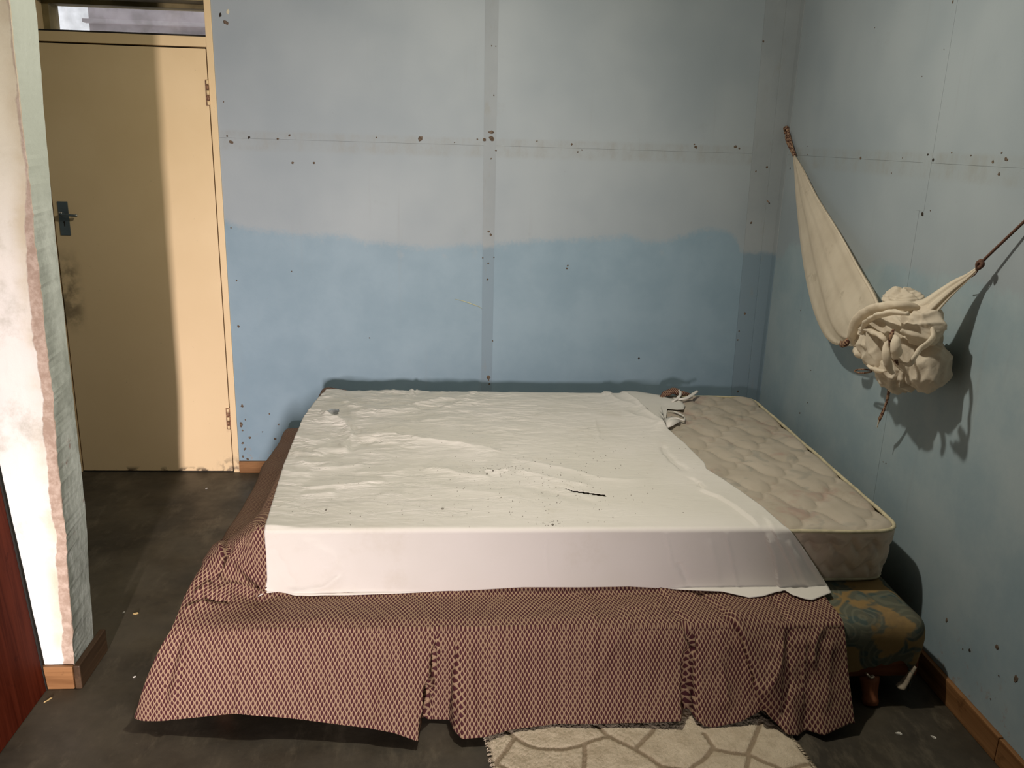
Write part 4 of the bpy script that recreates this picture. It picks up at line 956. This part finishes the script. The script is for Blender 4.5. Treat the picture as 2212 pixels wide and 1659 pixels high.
# ------------------------------------------------------------------ mosquito net
nt_ = tag(empty('mosquito_net', (WX, -.05, 1.70)), 'cream mosquito net knotted into a bundle and slung across the corner', 'mosquito net')
def net_obj(name, V, Fc, m, smooth=True):
    return mesh(name, np.asarray(V)-np.array([WX, -.05, 1.70]), Fc, m, nt_, smooth)
def net():
    # gathered upper part: flattened, folded cone
    st = [((1713, 334), (1718, 336), 1.575, .004), ((1716, 372), (1737, 368), 1.573, .008), ((1720, 430), (1766, 425), 1.565, .014), ((1727, 500), (1810, 496), 1.553, .022), ((1738, 580), (1852, 572), 1.535, .030),
          ((1754, 655), (1888, 632), 1.52, .036), ((1776, 712), (1898, 664), 1.505, .040), ((1800, 742), (1905, 690), 1.50, .036), ((1838, 748), (1912, 712), 1.49, .03)]
    rows = []
    for l, r, X, t in st:
        a, b = at(l, 0, X), at(r, 0, X); rows.append(np.concatenate([(a+b)/2, (b-a)/2, [t]]))
    S_ = smooth_path(np.array(rows), 90); n = 96; V = []
    for i, q in enumerate(S_):
        f = i/89.
        for j in range(n):
            th = 2*math.pi*j/n; x = math.cos(th)
            fold = .26*math.sin(5*x+1.0+.9*f)+.12*math.sin(11*x+2+f*2.5)+.05*math.sin(23*x+f)
            y = math.sin(th)*(1+fold*.5)+.18*fold*(1-abs(x)**3)
            V.append(q[:3]+q[3:6]*x+np.array([-.97, -.2, 0])*q[6]*y)
    Fc = [(i*n+j, i*n+(j+1) % n, (i+1)*n+(j+1) % n, (i+1)*n+j) for i in range(89) for j in range(n)]
    net_obj('net_drape', V, Fc, M['net'])
    # hem along the drape's right edge
    Q = smooth_path([at(p, 0, X) for p, X in (((1718, 337), 1.572), ((1764, 426), 1.552), ((1810, 500), 1.535), ((1852, 576), 1.515), ((1886, 636), 1.495), ((1898, 665), 1.475))], 30)
    V, Fc = tube_pts(Q, np.linspace(.002, .006, 30), 8); net_obj('net_hem', V, Fc, M['net_thick'])
    # bundle: crumpled lumps
    def lump(px, X, rx, ry, rz, seed, amp=.012, sub=5, fr=1.0):
        c = at(px, 0, X)
        bm = bmesh.new(); bmesh.ops.create_icosphere(bm, subdivisions=sub, radius=1); bm.verts.ensure_lookup_table()
        v = np.array([q.co[:] for q in bm.verts]); f = [[q.index for q in p.verts] for p in bm.faces]; bm.free()
        r = np.random.default_rng(seed); h = 0
        wp = v+.25*np.stack([vnoise(v, 2.2*fr, seed+i) for i in range(3)], 1)
        for o in range(4):
            k = r.normal(size=3); k *= (4.0+2.2*o)*fr/np.linalg.norm(k); k2 = r.normal(size=3)*1.8
            h = h+(1-np.abs(np.sin(wp@k*.72+1.4*np.sin(wp@k2)+r.uniform(0, 6))))**1.15/(1+.7*o)
        h = h-h.mean()
        return c+v*np.array([rx, ry, rz])+v*(amp*h)[:, None], f
    A = [lump((1930, 740), 1.475, .095, .125, .115, 101, .017, 6, 1.25), lump((1985, 770), 1.50, .075, .085, .100, 102, .012, 5, 1.2), lump((1952, 652), 1.51, .060, .080, .045, 103, .010, 5, 1.2),
         lump((1996, 705), 1.46, .060, .060, .060, 104, .012, 5), lump((2008, 792), 1.505, .06, .070, .085, 105, .008, 5, .8), lump((1905, 700), 1.46, .075, .085, .060, 106, .012, 5), lump((1940, 800), 1.47, .075, .080, .070, 107, .012, 5, 1.2), lump((1878, 735), 1.47, .055, .058, .065, 109, .012, 5)]
    V, Fc = join(A); net_obj('net_bundle', V, Fc, M['net_thick'])
    def roll(pts, rad, flat=.7, name='net_fold', mm='net_thick'):
        Q = smooth_path([at((a, b), 0, X) for a, b, X in pts], 40)
        rd = np.interp(np.linspace(0, 1, 40), np.linspace(0, 1, len(rad)), rad)
        V, Fc = tube_pts(Q, rd, 16, flat=flat); V = V+.003*np.stack([vnoise(V, 70, 111+i) for i in range(3)], 1)
        net_obj(name, V, Fc, M[mm])
    # rolled rim sweeping over the bundle, knots and loops
    roll([(1850, 752, 1.43), (1840, 725, 1.40), (1848, 698, 1.38), (1868, 677, 1.37), (1900, 664, 1.37), (1935, 660, 1.38), (1968, 664, 1.42), (1990, 672, 1.455)], [.010, .017, .019, .018, .016, .016, .014, .010])
    roll([(1862, 720, 1.39), (1872, 696, 1.36), (1895, 682, 1.355), (1930, 674, 1.36), (1962, 678, 1.38)], [.008, .012, .013, .012, .008])
    roll([(1934, 728, 1.35), (1935, 742, 1.335), (1936, 758, 1.34), (1932, 772, 1.36)], [.008, .016, .017, .009], 1.0, 'net_knot')
    roll([(1848, 757, 1.42), (1858, 762, 1.40), (1866, 770, 1.41)], [.012, .019, .012], 1.0, 'net_knot')
    roll([(1915, 738, 1.37), (1913, 760, 1.355), (1918, 785, 1.365), (1928, 808, 1.39)], [.007, .012, .013, .006])
    roll([(1862, 712, 1.38), (1885, 716, 1.365), (1905, 728, 1.36), (1915, 742, 1.37)], [.006, .011, .010, .005])
    roll([(1945, 780, 1.375), (1962, 788, 1.385), (1975, 775, 1.39), (1985, 755, 1.405), (2003, 742, 1.43), (2016, 725, 1.455), (2012, 706, 1.46), (2000, 697, 1.465)], [.006, .009, .009, .009, .010, .011, .010, .006])
    roll([(1875, 790, 1.40), (1895, 800, 1.385), (1915, 802, 1.39)], [.006, .011, .006])
    # gathered tail going to the rope
    tl = [(1975, 690, 1.45, .045), (2000, 672, 1.465, .036), (2030, 645, 1.49, .026), (2060, 620, 1.515, .018), (2088, 600, 1.535, .010), (2108, 583, 1.545, .005), (2114, 577, 1.547, .003)]
    Q = smooth_path([at((a, b), 0, X) for a, b, X, _ in tl], 40); rd = np.interp(np.linspace(0, 1, 40), np.linspace(0, 1, len(tl)), [q[3] for q in tl])
    T = np.gradient(Q, axis=0); T /= np.linalg.norm(T, axis=1)[:, None]; V = []; n = 40
    for i in range(40):
        u = np.cross(T[i], [1, 0, 0]); u /= np.linalg.norm(u); w_ = np.cross(T[i], u)
        for j in range(n):
            th = 2*math.pi*j/n; r = rd[i]*(1+.22*math.sin(6*th+1)+.12*math.sin(11*th)); V.append(Q[i]+u*r*math.cos(th)+w_*r*.55*math.sin(th))
    Fc = [(i*n+j, i*n+(j+1) % n, (i+1)*n+(j+1) % n, (i+1)*n+j) for i in range(39) for j in range(n)]
    net_obj('net_tail', V, Fc, M['net_thick'])
    # brown patterned ties
    def tie(pts, rad, flat=.35):
        Q = smooth_path([at((a, b), 0, X) for a, b, X in pts], 24); rd = np.interp(np.linspace(0, 1, 24), np.linspace(0, 1, len(rad)), rad)
        V, Fc = tube_pts(Q, rd, 10, flat=flat); net_obj('tie_strap', V, Fc, M['cord'])
    tie([(1922, 818, 1.46), (1920, 832, 1.465), (1919, 850, 1.49), (1913, 875, 1.50), (1905, 895, 1.505), (1899, 907, 1.51)], [.006, .012, .008, .006, .008, .008])
    tie([(1915, 822, 1.46), (1925, 828, 1.455), (1920, 838, 1.46)], [.006, .010, .006], .8)
    tie([(1884, 800, 1.47), (1866, 798, 1.475), (1850, 799, 1.48), (1848, 803, 1.48), (1862, 806, 1.475), (1882, 803, 1.47)], [.004, .004, .004, .004, .004, .004], .7)
    tie([(1834, 730, 1.455), (1828, 740, 1.45), (1818, 744, 1.455), (1816, 738, 1.46)], [.008, .015, .012, .005], .7)
    tie([(1930, 712, 1.365), (1926, 722, 1.352), (1923, 736, 1.35), (1922, 748, 1.36)], [.004, .007, .006, .003], .7)
    tie([(1932, 772, 1.37), (1936, 780, 1.362), (1940, 788, 1.37)], [.004, .006, .003], .7)
    # hanging loop at the corner and rope to the right
    Q = smooth_path([at((a, b), 0, X) for a, b, X in ((1716, 337, 1.574), (1709, 322, 1.576), (1702, 308, 1.578), (1699, 296, 1.580), (1702, 286, 1.580), (1706, 300, 1.576), (1711, 318, 1.574), (1717, 336, 1.574))], 40)
    V, Fc = tube_pts(Q, .0075, 10); net_obj('hanging_loop', V, Fc, M['cord'])
    Q = smooth_path([at((a, b), 0, X) for a, b, X in ((1697, 289, 1.584), (1694, 280, 1.578), (1700, 276, 1.578), (1702, 286, 1.580))], 20)
    V, Fc = tube_pts(Q, .009, 10); net_obj('knot', V, Fc, M['cord'])
    Q = smooth_path([at((a, b), 0, X) for a, b, X in ((2110, 583, 1.545), (2118, 572, 1.545), (2124, 563, 1.547), (2160, 528, 1.556), (2212, 479, 1.568), (2275, 419, 1.584))], 50)
    V, Fc = tube_pts(Q, .0042, 8); net_obj('rope', V, Fc, M['rope'])
    Q = smooth_path([at((a, b), 0, X) for a, b, X in ((2112, 582, 1.545), (2112, 570, 1.540), (2119, 564, 1.540), (2122, 572, 1.542), (2115, 579, 1.54))], 24)
    V, Fc = tube_pts(Q, .0065, 8); net_obj('rope_knot', V, Fc, M['rope'])
    Q = smooth_path([at((a, b), 0, X) for a, b, X in ((2114, 582, 1.545), (2104, 595, 1.543), (2088, 602, 1.54), (2072, 606, 1.54))], 20)
    V, Fc = tube_pts(Q, .0016, 6); net_obj('loose_thread', V, Fc, M['rope'])
    Q = [at((1899, 907), 0, 1.51)+np.array([0, .001*i, -.006*i]) for i in range(6)]
    V, Fc = tube_pts(Q, [.004, .003, .003, .002, .002, .001], 6); net_obj('loose_thread', V, Fc, M['net_thick'])
net()
# nails that carry it
for p, X0 in (((1697, 282), WX), ((2275, 419), WX)):
    c = at(p, 0, WX-.012); V, Fc = tube_pts([(WX+.004, c[1], c[2]), (WX-.018, c[1], c[2]+.003), (WX-.019, c[1], c[2]+.003), (WX-.021, c[1], c[2]+.003)], [.002, .002, .0045, .0045], 8)
    mesh('nail', V, Fc, M['rust'], wr)
c = at((1662, 441), 1, -.014); V, Fc = tube_pts([(c[0]+.006, -.001, c[2]), (c[0]-.004, -.018, c[2]+.008), (c[0]-.020, -.034, c[2]+.018)], [.0025, .0022, .0018], 8); mesh('nail', V, Fc, M['rust'], wb)

# ------------------------------------------------------------------ rug
def rug():
    x0, x1, y0, y1 = .105, 1.035, -2.75, -1.90
    nx, ny = 240, 220
    i, j = np.meshgrid(np.linspace(0, 1, nx), np.linspace(0, 1, ny), indexing='ij'); Y = y0+(y1-y0)*j
    el = np.interp(Y, [-2.75, -2.18, -2.03, -1.9], [.165, .130, .112, .10])+.004*vnoise(Y.ravel()[:, None], 60, 121).reshape(nx, ny)
    er = np.interp(Y, [-2.75, -2.21, -2.13, -2.06, -1.99, -1.9], [1.075, 1.034, 1.024, 1.010, .972, .95])+.003*vnoise(Y.ravel()[:, None], 60, 122).reshape(nx, ny)
    X = el+(er-el)*i; P = np.stack([X, Y], -1).reshape(-1, 2)
    ed = np.minimum.reduce([(i*(er-el)).ravel(), ((1-i)*(er-el)).ravel(), (Y-y0).ravel(), (y1-Y).ravel()])
    z = .013+.0015*vnoise(P, 60, 123)+rng.normal(0, .0009, len(P)); z *= np.clip(ed/.012, .12, 1)**.5
    c = lambda L: [at((1000+x/2.765, 1450+y/2.765), 2, .013)[:2] for x, y in L]
    lines = [[(255, 345), (310, 395), (400, 445), (500, 462), (600, 462), (700, 442), (780, 410), (880, 385)], [(310, 395), (250, 480), (190, 550), (120, 640)], [(190, 545), (260, 580), (330, 640)], [(800, 325), (880, 390), (1030, 465), (1120, 520), (1200, 568), (1300, 578)],
             [(1030, 460), (1090, 400), (1140, 345)], [(725, 440), (728, 500), (722, 578), (715, 680)], [(1440, 370), (1475, 420), (1490, 455), (1440, 520), (1370, 570), (1300, 640)], [(1490, 460), (1600, 485), (1700, 495), (1800, 540), (1900, 582), (2000, 660)],
             [(1700, 495), (1740, 400), (1780, 300)], [(1710, 500), (1695, 578), (1690, 700)], [(2090, 548), (1960, 578), (1800, 680)], [(715, 680), (900, 760), (1000, 700), (1200, 568)], [(330, 640), (500, 700), (715, 690)]]
    k = np.zeros(len(P))
    for L in lines:
        d, _, _ = poly_dist(P, smooth_path(c(L), 24)); k = np.maximum(k, np.exp(-(d/.0085)**2))
    z -= .0045*k
    V = np.concatenate([P, z[:, None]], 1)
    o = mesh('rug', V, grid_faces(nx, ny), M['rug'])
    a = o.data.attributes.new('line', 'FLOAT', 'POINT'); a.data.foreach_set('value', k)
    tag(o, 'cream shaggy rug with brown crazed line pattern on the floor before the bed', 'rug')
    # tufts along the frayed edges
    V = []; Fc = []
    for s in range(520):
        y = random.uniform(-2.5, -1.92); lf_ = s % 2 == 0
        x = np.interp(y, [-2.75, -2.18, -2.03, -1.9], [.165, .130, .112, .10]) if lf_ else np.interp(y, [-2.75, -2.21, -2.13, -2.06, -1.99, -1.9], [1.075, 1.034, 1.024, 1.010, .972, .95])
        sg = -1 if lf_ else 1; l = random.uniform(.004, .012); b = len(V); dy = random.uniform(-.004, .004)
        V += [(x-sg*.004, y-.0012, .009), (x-sg*.004, y+.0012, .009), (x+sg*l*.6, y+dy*.5, .010), (x+sg*l, y+dy, .003)]
        Fc += [(b, b+1, b+2), (b, b+2, b+3), (b+1, b+3, b+2)]
    f = mesh('fringe', V, Fc, M['rug'], o, False); f['kind'] = 'stuff'
rug()

# ------------------------------------------------------------------ litter on the floor
def sliver(name, px, l, w_, ang, m, label, cat, group=None):
    c = at(px, 2, .002); k = 8; V = []
    for s in (1, .85):
        for i in range(k):
            a = 2*math.pi*i/k; x = l*math.cos(a)*random.uniform(.8, 1.1)*s; y = w_*math.sin(a)*random.uniform(.7, 1.2)*s
            V.append((x*math.cos(ang)-y*math.sin(ang), x*math.sin(ang)+y*math.cos(ang), .0006 if s == 1 else .0035+.001*math.sin(2*a)))
    Fc = [(i, (i+1) % k, k+(i+1) % k, k+i) for i in range(k)]+[tuple(range(k, 2*k)), tuple(range(k))[::-1]]
    o = mesh(name, V, Fc, M[m], None, False); o.location = (c[0], c[1], 0); tag(o, label, cat, group); return o
sliver('straw', (104, 1512), .016, .0018, 1.0, 'straw', 'short dry straw on the floor beside the wooden panel', 'straw')
sliver('leaf_scrap', (293, 1325), .010, .005, .2, 'straw', 'tan leaf scrap on the dark floor left of the bedspread', 'leaf')
sliver('paper_scrap', (267, 1323), .006, .003, .9, 'paper', 'small pale fleck of paper just left of the leaf scrap', 'paper')
sliver('paper_scrap', (446, 1055), .006, .003, .3, 'paper', 'pale paper fleck on the floor in front of the door', 'paper')
sliver('paper_scrap', (1941, 1584), .011, .005, -.3, 'paper', 'larger pale paper fleck near the right end of the bed', 'paper')
sliver('paper_scrap', (2017, 1592), .009, .004, -.9, 'paper', 'pale paper fleck nearest the right skirting', 'paper')
sliver('paper_scrap', (290, 1462), .005, .0025, .4, 'paper', 'tiny pale fleck by the worn partition skirting', 'paper')
